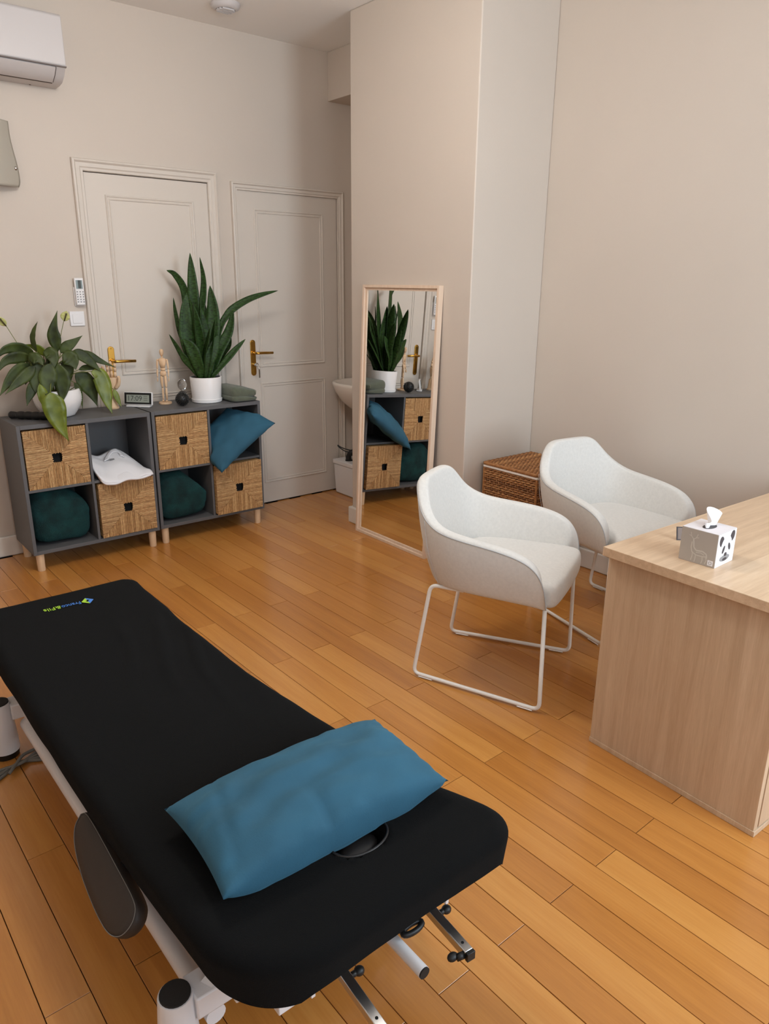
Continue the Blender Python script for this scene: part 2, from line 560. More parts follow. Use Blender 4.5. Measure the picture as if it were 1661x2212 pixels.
for k, q in enumerate(WINDOWS):
    b = MB()
    t = 0.05
    for x0, x1, z0, z1 in [(q[0], q[0] + t, q[2], q[3]), (q[1] - t, q[1], q[2], q[3]), (q[0] + t, q[1] - t, q[2], q[2] + t), (q[0] + t, q[1] - t, q[3] - t, q[3]),
                           ((q[0] + q[1]) / 2 - 0.03, (q[0] + q[1]) / 2 + 0.03, q[2] + t, q[3] - t)]:
        b.box(x0, x1, WY - 0.09, WY - 0.04, z0, z1)
    wf = struct(b.build('window_%d' % (k + 1), 'skirting_paint'))
    MB().box(q[0] + t, (q[0] + q[1]) / 2 - 0.03, WY - 0.066, WY - 0.06, q[2] + t, q[3] - t).build('pane', 'window_glass', wf)
    MB().box((q[0] + q[1]) / 2 + 0.03, q[1] - t, WY - 0.066, WY - 0.06, q[2] + t, q[3] - t).build('pane', 'window_glass', wf)

# skirting boards
def skirt(name, x0, x1, y0, y1, h=0.108):
    return struct(MB().box(x0, x1, y0, y1, 0, h).build(name, 'skirting_paint', bevel=0.008, seg=3))
skirt('baseboard_back', XL, D1[0] - 0.066, YW - 0.018, YW, 0.118)
skirt('baseboard_back_between', D1[1] + 0.058, D2[0] - 0.05, YW - 0.018, YW, 0.118)
skirt('baseboard_chimney', CX - 0.024, CX, CY0 - 0.02, CY1 + 0.016)
skirt('baseboard_chimney_side', CX, XR - 0.02, CY0 - 0.02, CY0)
skirt('baseboard_chimney_far', CX, XR, CY1, CY1 + 0.016)
skirt('baseboard_right', XR - 0.02, XR, WY, CY0)
skirt('baseboard_left', XL, XL + 0.02, WY, YW)
skirt('baseboard_front', XL + 0.02, XR - 0.02, WY, WY + 0.018)

# swept frame on the door wall: profile [(inset, proud)], rectangle in x,z
def sweep_frame(x0, x1, z0, z1, prof, ybase, bottom=True):
    b = MB()
    n = len(prof)
    vs = []
    for d, h in prof:
        y = ybase - h
        if bottom:
            vs += [(x0 + d, y, z0 + d), (x1 - d, y, z0 + d), (x1 - d, y, z1 - d), (x0 + d, y, z1 - d)]
        else:
            vs += [(x0 + d, y, z0), (x1 - d, y, z0), (x1 - d, y, z1 - d), (x0 + d, y, z1 - d)]
    fs = []
    sides = [(1, 2), (2, 3), (3, 0)] + ([(0, 1)] if bottom else [])
    for k in range(n - 1):
        for a, c in sides:
            fs.append((k * 4 + a, k * 4 + c, (k + 1) * 4 + c, (k + 1) * 4 + a))
    return b.add(vs, fs)
PANEL = [(0, 0), (0, 0.004), (0.004, 0.007), (0.009, 0.006), (0.012, 0.002), (0.018, 0.002), (0.021, 0.005), (0.025, 0.004), (0.028, -0.0015), (0.032, -0.002)]
def architrave(x0, x1, z1, wl):
    k = wl / 0.06
    return [(0, 0), (0, 0.014), (0.004 * k, 0.020), (0.012 * k, 0.022), (0.017 * k, 0.017), (0.021 * k, 0.013), (0.040 * k, 0.012), (0.043 * k, 0.009), (0.047 * k, 0.007),
            (0.058 * k, 0.007), (0.060 * k, 0.0)]

def lever_set(parent, x, zt, zb, zl, key=False):
    """long brass backplate with lever pointing to +x; on a surface at local y = 0, facing -y"""
    h = MB()
    wv = 0.019
    poly = []
    for k in range(9):
        a = PI * k / 8
        poly.append((x + wv * math.cos(a), zt - wv + wv * math.sin(a)))
    for k in range(9):
        a = PI + PI * k / 8
        poly.append((x + wv * math.cos(a), zb + wv + wv * math.sin(a)))
    hp = h.prism(poly, 'y', -0.007, 0.0).build('door_handle', 'brass', parent, bevel=0.002)
    lv = MB().tube(fillet([(x, -0.004, zl), (x, -0.05, zl), (x + 0.04, -0.052, zl), (x + 0.125, -0.05, zl - 0.003)], 0.02), [0.008] * 3 + [0.0085] * 13, n=12)
    lv.build('lever', 'brass', hp, smooth='all')
    MB().lathe([(0.013, -0.002), (0.014, 0.004), (0.011, 0.010), (0.0, 0.010)], n=20).build('rosette', 'brass', hp, smooth=True).matrix_local = Matrix.Translation((x, -0.007, zl)) @ Matrix.Rotation(PI / 2, 4, 'X')
    for zz in (zt - 0.012, zb + 0.012):
        MB().ellipsoid((x, -0.0075, zz), (0.004, 0.002, 0.004), 10, 6).build('screw', 'brass', hp, smooth='all')
    if key:
        zk = zb + 0.075
        MB().tube([(x, -0.006, zk), (x, -0.028, zk)], 0.0085, 14).build('lock_cylinder', 'steel', hp, smooth=True)
        k_ = MB().tube([(x, -0.028, zk), (x, -0.042, zk)], 0.0018, 8)
        k_.tube([(x + 0.011 * math.cos(t * PI / 8), -0.046, zk + 0.011 * math.sin(t * PI / 8)) for t in range(16)], 0.0028, 8, closed=True)
        k_.build('key', 'steel', hp, smooth='all')
        k2 = MB().tube([(x + 0.014 + 0.009 * math.cos(t * PI / 8), -0.05, zk - 0.02 + 0.011 * math.sin(t * PI / 8)) for t in range(16)], 0.0015, 6, closed=True)
        k2.box(x + 0.011, x + 0.020, -0.052, -0.049, zk - 0.085, zk - 0.03)
        k2.build('spare_key', 'steel', hp)

def door(n, D, arch, hinge_z, panels, hx, key):
    x0, x1, zt = D
    yf = YW + 0.006
    leaf = struct(MB().box(x0, x1, yf, yf + 0.04, 0.006, zt).build('door_%d' % n, 'door_paint', bevel=0.0015))
    for (a, b_, c, d) in panels:
        sweep_frame(a, b_, c, d, PANEL, yf).build('panel_moulding', 'door_paint', leaf)
    wl = arch[3]
    sweep_frame(arch[0], arch[1], 0.0, arch[2], architrave(arch[0], arch[1], arch[2], wl), YW, bottom=False).build('architrave', 'door_paint', leaf)
    for z0, z1 in hinge_z:
        hx1 = x1 + 0.004
        MB().tube([(hx1, yf - 0.009, z0), (hx1, yf - 0.009, z1)], 0.0065, 10).build('hinge', 'door_paint', leaf, smooth=True)
    hold = bpy.data.objects.new('dummy', None)
    return leaf, yf
d1, yf = door(1, D1, (-0.174, 0.676, 2.134, 0.060), [(1.844, 1.915), (1.02, 1.09), (0.2, 0.27)],
              [(-0.005, 0.521, 0.968, 1.962), (-0.005, 0.521, 0.15, 0.848)], -0.067, False)
d2, yf = door(2, D2, (0.768, 1.618, 2.094, 0.045), [(1.774, 1.846), (0.985, 1.053), (0.2, 0.27)],
              [(0.928, 1.457, 0.957, 1.948), (0.928, 1.457, 0.15, 0.852)], 0.877, True)
# handles: parented to the doors, surface at yf
def shift_parts(leaf, before):
    for o in leaf.children:
        if o not in before and o.name.startswith('door_handle'):
            o.location.y = yf
for leaf, x, key in ((d1, -0.060, False), (d2, 0.878, True)):
    before = list(leaf.children)
    lever_set(leaf, x, 1.140, 0.905, 1.056, key)
    shift_parts(leaf, before)

# =================================================================== STORAGE CABINETS
def make_cabinet(label, loc, rz):
    t = thing('storage_cabinet', label, 'cabinet', loc, rz, 'dark grey cube cabinets along the door wall')
    T = 0.018; W_ = 0.70; D_ = 0.35; z0, z1 = 0.10, 0.80
    bv = 0.0012
    MB().box(0, T, 0, D_, z0, z1).build('side_panel', 'cabinet_grey', t, bevel=bv)
    MB().box(W_ - T, W_, 0, D_, z0, z1).build('side_panel', 'cabinet_grey', t, bevel=bv)
    MB().box(T, W_ - T, 0, D_, z1 - T - 0.004, z1).build('top_panel', 'cabinet_grey', t, bevel=bv)
    MB().box(T, W_ - T, 0, D_, z0, z0 + T + 0.002).build('bottom_panel', 'cabinet_grey', t, bevel=bv)
    MB().box(T, W_ - T, D_ - 0.012, D_ - 0.002, z0 + T, z1 - T).build('back_panel', 'cabinet_grey', t)
    MB().box(0.343, 0.357, 0.002, D_ - 0.012, z0 + T + 0.002, z1 - T - 0.004).build('divider', 'cabinet_grey', t, bevel=bv)
    for a, c in ((T, 0.343), (0.357, W_ - T)):
        MB().box(a, c, 0.004, D_ - 0.012, 0.442, 0.456).build('shelf', 'cabinet_grey', t, bevel=bv)
    for lx in (0.036, W_ - 0.036):
        for ly in (0.034, D_ - 0.04):
            MB().lathe([(0.0, 0), (0.0185, 0), (0.0195, 0.002), (0.0215, z0), (0.0, z0)], (lx, ly, 0), 20).build('leg', 'birch', t, smooth=True)
    return t
CABL = (-0.712, -0.014, 0.0)
cabL = make_cabinet('dark grey cube cabinet on birch legs under the leafy lily plant', CABL, math.radians(0.33))
cabR = make_cabinet('dark grey cube cabinet on birch legs under the snake plant', (0.0, 0.0, 0.0), 0.0)

# woven seagrass drawers
def make_drawer():
    t = thing('woven_drawer', '', 'basket', (0, 0, 0), 0, 'woven seagrass drawers in the cube cabinets')
    W_, H_, D_ = 0.314, 0.312, 0.31
    hole = 0.0245
    b = MB()
    # core box with front hole
    for x0, x1, z0, z1 in [(0.004, W_ / 2 - hole, 0.004, H_ - 0.004), (W_ / 2 + hole, W_ - 0.004, 0.004, H_ - 0.004), (W_ / 2 - hole, W_ / 2 + hole, 0.004, H_ / 2 - hole), (W_ / 2 - hole, W_ / 2 + hole, H_ / 2 + hole, H_ - 0.004)]:
        b.box(x0, x1, 0.006, 0.014, z0, z1)
    b.box(0.004, 0.012, 0.014, D_, 0.004, H_ - 0.004); b.box(W_ - 0.012, W_ - 0.004, 0.014, D_, 0.004, H_ - 0.004)
    b.box(0.012, W_ - 0.012, 0.014, D_, 0.004, 0.012); b.box(0.012, W_ - 0.012, D_ - 0.008, D_, 0.012, H_ - 0.004)
    b.build('body', 'seagrass_core', t)
    MB().box(W_ / 2 - hole - 0.02, W_ / 2 + hole + 0.02, 0.028, 0.030, H_ / 2 - hole - 0.02, H_ / 2 + hole + 0.02).build('hole_shade', 'black_void', t)  # black plate behind the hole, painting the shade inside the drawer
    rn = random.Random(11)
    s = MB()
    n = 58
    pitch = W_ / n
    hw, hh = W_ / 2, H_ / 2
    def strand(p0, p1, r):
        p0, p1 = Vector(p0), Vector(p1)
        L_ = (p1 - p0).length
        k = max(2, int(L_ / 0.022))
        pts = []
        d = (p1 - p0)
        sd = Vector((-d.z, 0, d.x)).normalized()
        for i in range(k + 1):
            q = p0 + d * (i / k)
            q += sd * rn.uniform(-0.0006, 0.0006) + Vector((0, rn.uniform(-0.0012, 0.0008), 0))
            pts.append(q)
        s.tube(pts, [r * rn.uniform(0.85, 1.12) for _ in pts], 5, cap=False)
    for i in range(n):
        c = -hw + (i + 0.5) * pitch
        a = abs(c)
        inner = max(a, hole + 0.001)
        if inner >= hw - 0.001:
            continue
        e = lambda: rn.uniform(-0.003, 0.003)
        r = pitch * 0.48
        for sg in (1, -1):
            strand((hw + c, 0.0045, hh + sg * (inner - 0.001 + e())), (hw + c, 0.0045, hh + sg * hh), r)     # top / bottom sectors
            if a > hole * 0.0:
                strand((hw + sg * (inner - 0.001 + e()), 0.0045, hh + c * H_ / W_), (hw + sg * hw, 0.0045, hh + c * H_ / W_), r)
    # side ropes running back
    for i in range(46):
        z = 0.004 + (i + 0.5) * (H_ - 0.008) / 46
        for x in (0.003, W_ - 0.003):
            s.tube([(x, 0.004, z), (x + rn.uniform(-.001, .001), 0.1, z), (x, 0.2, z), (x, D_, z)], 0.0036, 5, cap=False)
    for i in range(46):
        x = 0.004 + (i + 0.5) * (W_ - 0.008) / 46
        s.tube([(x, 0.004, H_ - 0.003), (x, 0.06, H_ - 0.003)], 0.0036, 5, cap=False)
    o = s.build('rope_weave', 'seagrass', t, smooth='all')
    o['kind'] = 'stuff'
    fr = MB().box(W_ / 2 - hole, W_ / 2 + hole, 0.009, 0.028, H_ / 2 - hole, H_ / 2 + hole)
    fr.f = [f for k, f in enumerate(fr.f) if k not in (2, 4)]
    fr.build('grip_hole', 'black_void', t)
    return t
dr = make_drawer()
spots = [(-0.686, -0.010, 0.4565, 0.33, 'woven seagrass drawer partly covered by the hanging lily leaf'),
         (-0.342, -0.020, 0.1225, 0.33, 'woven seagrass drawer below the folded white shirt'),
         (0.025, 0.0, 0.4565, 0.0, 'woven seagrass drawer under the snake plant pot, left of the cushion'),
         (0.362, -0.026, 0.1225, 0.0, 'woven seagrass drawer beneath the blue cushion, nearest the second door')]
for k, (x, y, z, a, lab) in enumerate(spots):
    o = dr if k == 0 else copy_tree(dr)
    o.location = (x, y, z)
    o.rotation_euler = (0, 0, math.radians(a))
    o['label'] = lab

# =================================================================== LEANING MIRROR
MA = math.atan2(0.06, 1.5)
mr = thing('floor_mirror', 'tall rectangular mirror in pale wood frame leaning on the chimney breast', 'mirror', (1.076, -1.134, 0.0), 0, rot=(0, MA, 0))
# local: y 0..0.65, z 0..1.5, front at x=0, back x=0.03
W_, H_ = 0.65, 1.498
fw = 0.016
for nm, (y0, y1, z0, z1) in (('frame_stile', (0, fw, 0, H_)), ('frame_stile', (W_ - fw, W_, 0, H_)), ('frame_rail', (fw, W_ - fw, 0, fw)), ('frame_rail', (fw, W_ - fw, H_ - fw, H_))):
    MB().box(0, 0.032, y0, y1, z0, z1).build(nm, 'mirror_ash', mr, bevel=0.001)
fi = 0.014
for nm, (y0, y1, z0, z1) in (('inner_lip', (fw, fw + fi, fw, H_ - fw)), ('inner_lip', (W_ - fw - fi, W_ - fw, fw, H_ - fw)), ('inner_lip', (fw + fi, W_ - fw - fi, fw, fw + fi)), ('inner_lip', (fw + fi, W_ - fw - fi, H_ - fw - fi, H_ - fw))):
    MB().box(0.012, 0.030, y0, y1, z0, z1).build(nm, 'mirror_ash', mr)
MB().box(0.017, 0.021, fw + fi, W_ - fw - fi, fw + fi, H_ - fw - fi).build('mirror_glass', 'mirror_silver', mr)
MB().box(0.022, 0.026, fw, W_ - fw, fw, H_ - fw).build('backing_board', 'wicker_dark', mr)

# =================================================================== CHAIRS
def make_chair():
    t = thing('tub_chair', '', 'chair', (0, 0, 0), 0, 'pale fabric tub chairs at the desk')
    # half rim from back centre to front, (x fwd, y left, z)
    rim = [(-0.300, 0.0, 0.803), (-0.297, 0.065, 0.804), (-0.290, 0.122, 0.803), (-0.274, 0.166, 0.782), (-0.246, 0.208, 0.730), (-0.205, 0.245, 0.684), (-0.14, 0.272, 0.652),
           (-0.05, 0.287, 0.642), (0.05, 0.295, 0.634), (0.135, 0.298, 0.622), (0.205, 0.296, 0.600), (0.246, 0.293, 0.560), (0.264, 0.288, 0.508), (0.272, 0.282, 0.458), (0.27, 0.272, 0.425)]
    bot = [(-0.215, 0.0, 0.400), (-0.213, 0.06, 0.400), (-0.208, 0.11, 0.400), (-0.198, 0.15, 0.400), (-0.18, 0.18, 0.401), (-0.15, 0.205, 0.402), (-0.10, 0.225, 0.404),
           (-0.04, 0.238, 0.406), (0.03, 0.246, 0.408), (0.10, 0.25, 0.409), (0.165, 0.254, 0.410), (0.215, 0.256, 0.411), (0.243, 0.258, 0.412), (0.258, 0.258, 0.412), (0.266, 0.256, 0.413)]
    seatz = 0.45
    def mirror(l):
        return [Vector((x, -y, z)) for x, y, z in l[::-1]] + [Vector(p) for p in l[1:]]
    R, B = mirror(rim), mirror(bot)
    n = len(R)
    th = 0.046
    # inward normals in plan
    def inward(L_, i):
        a, c = L_[max(i - 1, 0)], L_[min(i + 1, n - 1)]
        d = c - a
        d.z = 0
        nn = Vector((d.y, -d.x, 0))
        if nn.length < 1e-5:
            nn = Vector((1, 0, 0))
        nn.normalize()
        if nn.dot(Vector((-0.0 - L_[i].x + 0.05, -L_[i].y, 0))) < 0:
            nn = -nn
        return nn
    sec = []
    for i in range(n):
        r, q = R[i], B[i]
        ni = inward(R, i)
        if i == 0 or i == n - 1:
            ni = Vector((0, 1 if r.y < 0 else -1, 0))
        hgt = r.z - q.z
        bul = min(0.018, hgt * 0.06)
        out = []
        th_i = th * (0.7 if i in (0, n - 1) else 1.0)
        # under side inner
        und = q + ni * 0.05; und.z = q.z + 0.004
        out.append(und)
        out.append(q + ni * 0.012 + Vector((0, 0, -0.0)))
        q2 = q + (r - q) * 0.06 - ni * 0.004
        out.append(q2)
        for f_ in (0.3, 0.6, 0.88):
            out.append(q + (r - q) * f_ - ni * bul * math.sin(PI * f_))
        e = min(0.012, hgt * 0.3)
        out.append(r - Vector((0, 0, e)))
        out.append(r + ni * 0.006)
        out.append(r + ni * (th_i - 0.006) + Vector((0, 0, 0.0)))
        out.append(r + ni * th_i - Vector((0, 0, e)))
        # inside down to the seat
        sb = q + ni * 0.05; sb.z = min(seatz, r.z - e * 1.2)
        top = r + ni * th_i - Vector((0, 0, e))
        for f_ in (0.35, 0.7, 1.0):
            out.append(top + (sb - top) * f_)
        sec.append(out)
    m = len(sec[0])
    s = MB()
    s.grid(n, m, lambda i, j: sec[i][j])
    # close the two front ends
    s.f.append(tuple(range(0, m))[::-1])
    s.f.append(tuple((n - 1) * m + k for k in range(m)))
    s.build('shell', 'chair_fabric', t, smooth='all', subsurf=2)
    # piping on the outer rim edge
    ctl = [(sec[i][5] + sec[i][6] * 4 + sec[i][7]) / 6 for i in range(n)]
    ctl = [ctl[0] * 2 - ctl[1]] + ctl + [ctl[-1] * 2 - ctl[-2]]
    pp = []
    for i in range(n - 1):
        a_, b_, c_, d_ = ctl[i:i + 4]
        for k in range(5):
            t_ = k / 5
            pp.append(((1 - t_) ** 3 * a_ + (3 * t_ ** 3 - 6 * t_ ** 2 + 4) * b_ + (-3 * t_ ** 3 + 3 * t_ ** 2 + 3 * t_ + 1) * c_ + t_ ** 3 * d_) / 6)
    MB().tube(pp, 0.0022, 6).build('piping', 'piping_grey', t, smooth='all')
    # seat cushion : rounded pad
    out_pts = []
    sw = [(-0.17, 0.0), (-0.168, 0.10), (-0.15, 0.16), (-0.10, 0.195), (0.0, 0.215), (0.1, 0.225), (0.2, 0.232), (0.262, 0.232), (0.29, 0.222), (0.298, 0.19), (0.303, 0.1), (0.305, 0.0)]
    half = sw
    loop = [Vector((x, y, 0)) for x, y in half] + [Vector((x, -y, 0)) for x, y in half[-2:0:-1]]
    nl = len(loop)
    cx = Vector((0.06, 0, 0))
    rings = [(0.90, 0.402), (0.985, 0.408), (1.0, 0.43), (1.0, 0.462), (0.985, 0.485), (0.94, 0.498), (0.8, 0.506), (0.5, 0.509), (0.2, 0.510)]
    c = MB()
    c.grid(nl, len(rings), lambda i, j: cx + (loop[i] - cx) * rings[j][0] + Vector((0, 0, rings[j][1])), wrap_u=True)
    c.f.append(tuple(i * len(rings) + len(rings) - 1 for i in range(nl)))
    c.f.append(tuple(i * len(rings) for i in range(nl))[::-1])
    c.build('seat', 'chair_fabric', t, smooth='all', subsurf=2)
    # seams inside and outside
    for sg in (-1, 1):
        k = 14 + sg * 5
        pts = [sec[k][j] for j in (2, 3, 4, 5, 6)]
        MB().tube(spline([p - inward(R, k) * 0.0015 for p in pts], 4), 0.0011, 5).build('seam', 'seam_grey', t)
        pts = [sec[k][j] for j in (9, 10, 11, 12)]
        MB().tube(spline([p + inward(R, k) * 0.0012 for p in pts], 4), 0.0011, 5).build('seam', 'seam_grey', t)
    # sled legs
    for sg in (-1, 1):
        yb, yf_ = 0.208 * sg, 0.253 * sg
        path = fillet([(-0.06, 0.195 * sg, 0.402), (-0.192, 0.197 * sg, 0.402), (-0.252, yb, 0.0135), (0.272, yf_, 0.0135), (0.262, 0.245 * sg, 0.41)], 0.03, 6)
        lg = MB().tube(path, 0.0078, 10).build('sled_leg', 'white_metal', t, smooth='all')
        for a, c_ in ((0.05, 0.16), (0.84, 0.95)):
            p0 = Vector((-0.252, yb, 0)).lerp(Vector((0.272, yf_, 0)), a)
            p1 = Vector((-0.252, yb, 0)).lerp(Vector((0.272, yf_, 0)), c_)
            MB().tube([(p0.x, p0.y, 0.0065), (p1.x, p1.y, 0.0065)], 0.0085, 4, flat=0.76).build('glide', 'white_metal', lg)
    return t
ch = make_chair()
ch['label'] = 'pale grey tub chair on white sled legs nearer the treatment table'
ch.location = (0.47, -2.21, 0); ch.rotation_euler = (0, 0, math.radians(-65))
ch2 = copy_tree(ch)
ch2['label'] = 'pale grey tub chair beside the laundry basket, half behind the desk'
ch2.location = (1.263, -2.172, 0); ch2.rotation_euler = (0, 0, math.radians(-98.5))

# =================================================================== DESK
dk = thing('desk', 'light oak office desk with drawer pedestal and thick top', 'desk', (0.361, -2.783, 0), math.radians(-2.0))
# local: x along desk, y negative toward the sitter
DW = 1.33
MB().box(0.0, 0.022, -0.572, 0.0, 0.018, 0.688).build('end_panel', 'desk_oak', dk, bevel=0.001)
MB().box(-0.002, 0.40, -0.576, 0.002, 0.0, 0.018).build('plinth', 'desk_oak', dk, bevel=0.001)
MB().box(-0.032, DW, -0.60, 0.004, 0.692, 0.722).build('desktop', 'desk_top_oak', dk, bevel=0.0015)
MB().box(0.022, 0.378, -0.572, -0.005, 0.67, 0.692).build('carcass_top', 'desk_oak', dk)
MB().box(0.378, 0.398, -0.572, 0.0, 0.018, 0.688).build('inner_side', 'desk_oak', dk, bevel=0.001)
MB().box(0.022, 0.378, -0.018, 0.0, 0.018, 0.67).build('pedestal_back', 'desk_oak', dk)
for z0, z1 in ((0.022, 0.235), (0.239, 0.452), (0.456, 0.668)):
    d_ = MB().box(0.024, 0.376, -0.574, -0.556, z0, z1).build('drawer_front', 'desk_oak', dk, bevel=0.001)
    MB().tube(fillet([(0.14, -0.574, (z0 + z1) / 2), (0.14, -0.596, (z0 + z1) / 2), (0.26, -0.596, (z0 + z1) / 2), (0.26, -0.574, (z0 + z1) / 2)], 0.01), 0.005, 8).build('handle', 'steel', d_, smooth='all')
MB().box(DW - 0.024, DW, -0.572, 0.0, 0.0, 0.692).build('end_panel', 'desk_oak', dk, bevel=0.001)
MB().box(0.398, DW - 0.024, -0.12, -0.102, 0.35, 0.692).build('modesty_panel', 'desk_oak', dk)

# =================================================================== TREATMENT TABLE
BX, BZ = -0.93, 0.422
bed = thing('treatment_table', 'electric treatment table under a black towelling cover on white steel base', 'table', (BX, -2.29, 0), 0.0)
BO = Vector((BX, -2.29, 0))
def bl(x, y, z):
    return (x - BO.x, y - BO.y, z)
# cover: cloth wrapped over the padded top
hw0, hl = 0.32, 0.925      # half width / half length of the top
def width_x(yy):
    # yy world y ; returns centre x and half width
    tbl = [(-1.36, -1.235, -0.662), (-1.9, -1.228, -0.675), (-2.3, -1.224, -0.668), (-2.7, -1.216, -0.630), (-3.0, -1.200, -0.582), (-3.12, -1.190, -0.540), (-3.26, -1.18, -0.518)]
    if yy >= tbl[0][0]:
        a = tbl[0]
        return (a[1] + a[2]) / 2, (a[2] - a[1]) / 2
    for a, c in zip(tbl, tbl[1:]):
        if yy >= c[0]:
            t_ = (a[0] - yy) / (a[0] - c[0])
            l = a[1] + (c[1] - a[1]) * t_; r = a[2] + (c[2] - a[2]) * t_
            return (l + r) / 2, (r - l) / 2
    a = tbl[-1]
    return (a[1] + a[2]) / 2, (a[2] - a[1]) / 2
RC, RB = 0.075, 0.030
HOLE = (-0.832, -3.035, 0.062, 0.042)
def cover_pt(s_, t_, drop):
    # s across (+-), t along (+ = far end)
    RC = (0.04 if s_ > 0 else 0.05) if t_ > 0 else (0.045 if s_ > 0 else 0.14)
    inx, iny = hw0 - RB - RC, hl - RB - RC
    qx, qy = max(abs(s_) - inx, 0), max(abs(t_) - iny, 0)
    d = math.hypot(qx, qy) - RC
    if d <= 0:
        x, y, z = s_, t_, 0.0
    else:
        k = (RC) / (d + RC)
        gx = (qx / (d + RC)) * (1 if s_ > 0 else -1); gy = (qy / (d + RC)) * (1 if t_ > 0 else -1)
        bx = s_ - gx * d; by = t_ - gy * d
        drop = drop + 0.010 * noise.noise(Vector((bx * 5, by * 5, 3.1))) + (0.022 * abs(gx * gy) * 2 if t_ < 0 else 0)
        dd = min(d, drop)
        if dd < RB * PI / 2:
            a = dd / RB
            x, y, z = bx + gx * RB * math.sin(a), by + gy * RB * math.sin(a), -RB * (1 - math.cos(a))
        else:
            e_ = dd - RB * PI / 2
            x, y, z = bx + gx * (RB - 0.10 * e_), by + gy * (RB - 0.10 * e_), -RB - e_
            # wavy hem
            z += 0.0
    return x, y, z
cv = MB()
DROP = 0.098
step = 0.0115
ns = int((2 * (hw0 + DROP)) / step) + 1
ntt = int((2 * (hl + DROP)) / step) + 1
def cov(i, j):
    s_ = -(hw0 - RB + DROP) + 2 * (hw0 - RB + DROP) * i / (ns - 1)
    t_ = -(hl - RB + DROP) + 2 * (hl - RB + DROP) * j / (ntt - 1)
    x, y, z = cover_pt(s_, t_, DROP)
    yy = BO.y + y
    cxx, hw = width_x(yy)
    X = cxx + x * hw / hw0
    Z = BZ + z
    if z > -0.004:
        # soft wrinkles in the cloth, strongest mid-length on the right
        wgt = max(0.0, 1 - abs((yy + 2.05) / 0.5)) * max(0.0, min(1.0, (X + 1.05) / 0.2))
        ph = (X - 0.25 * (yy + 2)) * 60 + 2.5 * noise.noise(Vector((X * 5, yy * 3, 0)))
        Z += wgt * 0.007 * max(0, math.sin(ph)) * (0.4 + 0.6 * (noise.noise(Vector((X * 7, yy * 4, 5))) + 0.5))
        Z += 0.0018 * noise.noise(Vector((X * 6, yy * 5, 2)))
        e_ = ((X - HOLE[0]) / HOLE[2]) ** 2 + ((yy - HOLE[1]) / HOLE[3]) ** 2
        if e_ < 1:
            Z -= 0.045 * min(1, (1 - math.sqrt(e_)) / 0.18)
        elif e_ < 1.35:
            Z += 0.003
    else:
        Z += 0.003 * noise.noise(Vector((X * 9, yy * 9, 1)))
        X += 0.006 * noise.noise(Vector((X * 4, yy * 4, 7)))
        yy += 0.006 * noise.noise(Vector((X * 4, yy * 4, 9)))
    return bl(X, yy, Z)
cv.grid(ns, ntt, cov)
cover = cv.build('cover', 'black_terry', bed, smooth='all')
# padded top under the cover
b = MB()
ol = []
for yy in (-1.42, -1.9, -2.3, -2.7, -3.0, -3.10, -3.17):
    cxx, hw = width_x(yy)
    ch_ = 0.09 * max(0, (-3.0 - yy) / 0.17)
    ol.append((cxx - hw + 0.03 + ch_, cxx + hw - 0.03 - ch_ * 0.3, yy))
poly = [(a - BO.x, y - BO.y) for a, c, y in ol] + [(c - BO.x, y - BO.y) for a, c, y in ol[::-1]]
b.prism(poly, 'z', 0.335, 0.366)
b.build('padded_top', 'black_vinyl', bed, bevel=0.006)
MB().ellipsoid(bl(HOLE[0], HOLE[1] + 0.004, BZ - 0.026), (0.046, 0.031, 0.014), 24, 10).build('face_hole_plug', 'black_vinyl', bed, smooth='all')
ringp = [bl(HOLE[0] + 1.07 * HOLE[2] * math.cos(k * PI / 18), HOLE[1] + 1.07 * HOLE[3] * math.sin(k * PI / 18), BZ + 0.0015) for k in range(36)]
MB().tube(ringp, 0.0028, 8, closed=True).build('face_hole_rim', 'black_vinyl', bed, smooth='all')
# printed logo on the cover, upside down to the camera
lg = bpy.data.objects.new('dummy', None)
zt = BZ + 0.0022
b = MB()
dc = (-0.884, -1.513)
hx, hy = 0.021, 0.027
def dia(b, pts):
    b.add([bl(dc[0] + x * hx, dc[1] + y * hy, zt + 0.0003) for x, y in pts], [tuple(range(len(pts)))])
b = MB(); dia(b, [(0, 1), (-1, 0), (0, -1), (0, -0.55), (-0.35, 0.0), (0, 0.2)]); b.build('logo_diamond', 'logo_green', cover, solid=0.0006)
b = MB(); dia(b, [(0, 1), (0.0, 0.45), (0.4, 0.1), (0, -0.2), (0, -1), (1, 0)]); b.build('logo_diamond', 'logo_blue', cover, solid=0.0006)
text_mesh('logo_text', 'Franco', 0.034, 'logo_blue', cover, bl(-0.9385, -1.510, zt), (0, 0, PI + 0.0), fit=0.063)
text_mesh('logo_text', '&Fils', 0.036, 'logo_green', cover, bl(-1.001, -1.506, zt), (0, 0, PI + 0.0), fit=0.056)
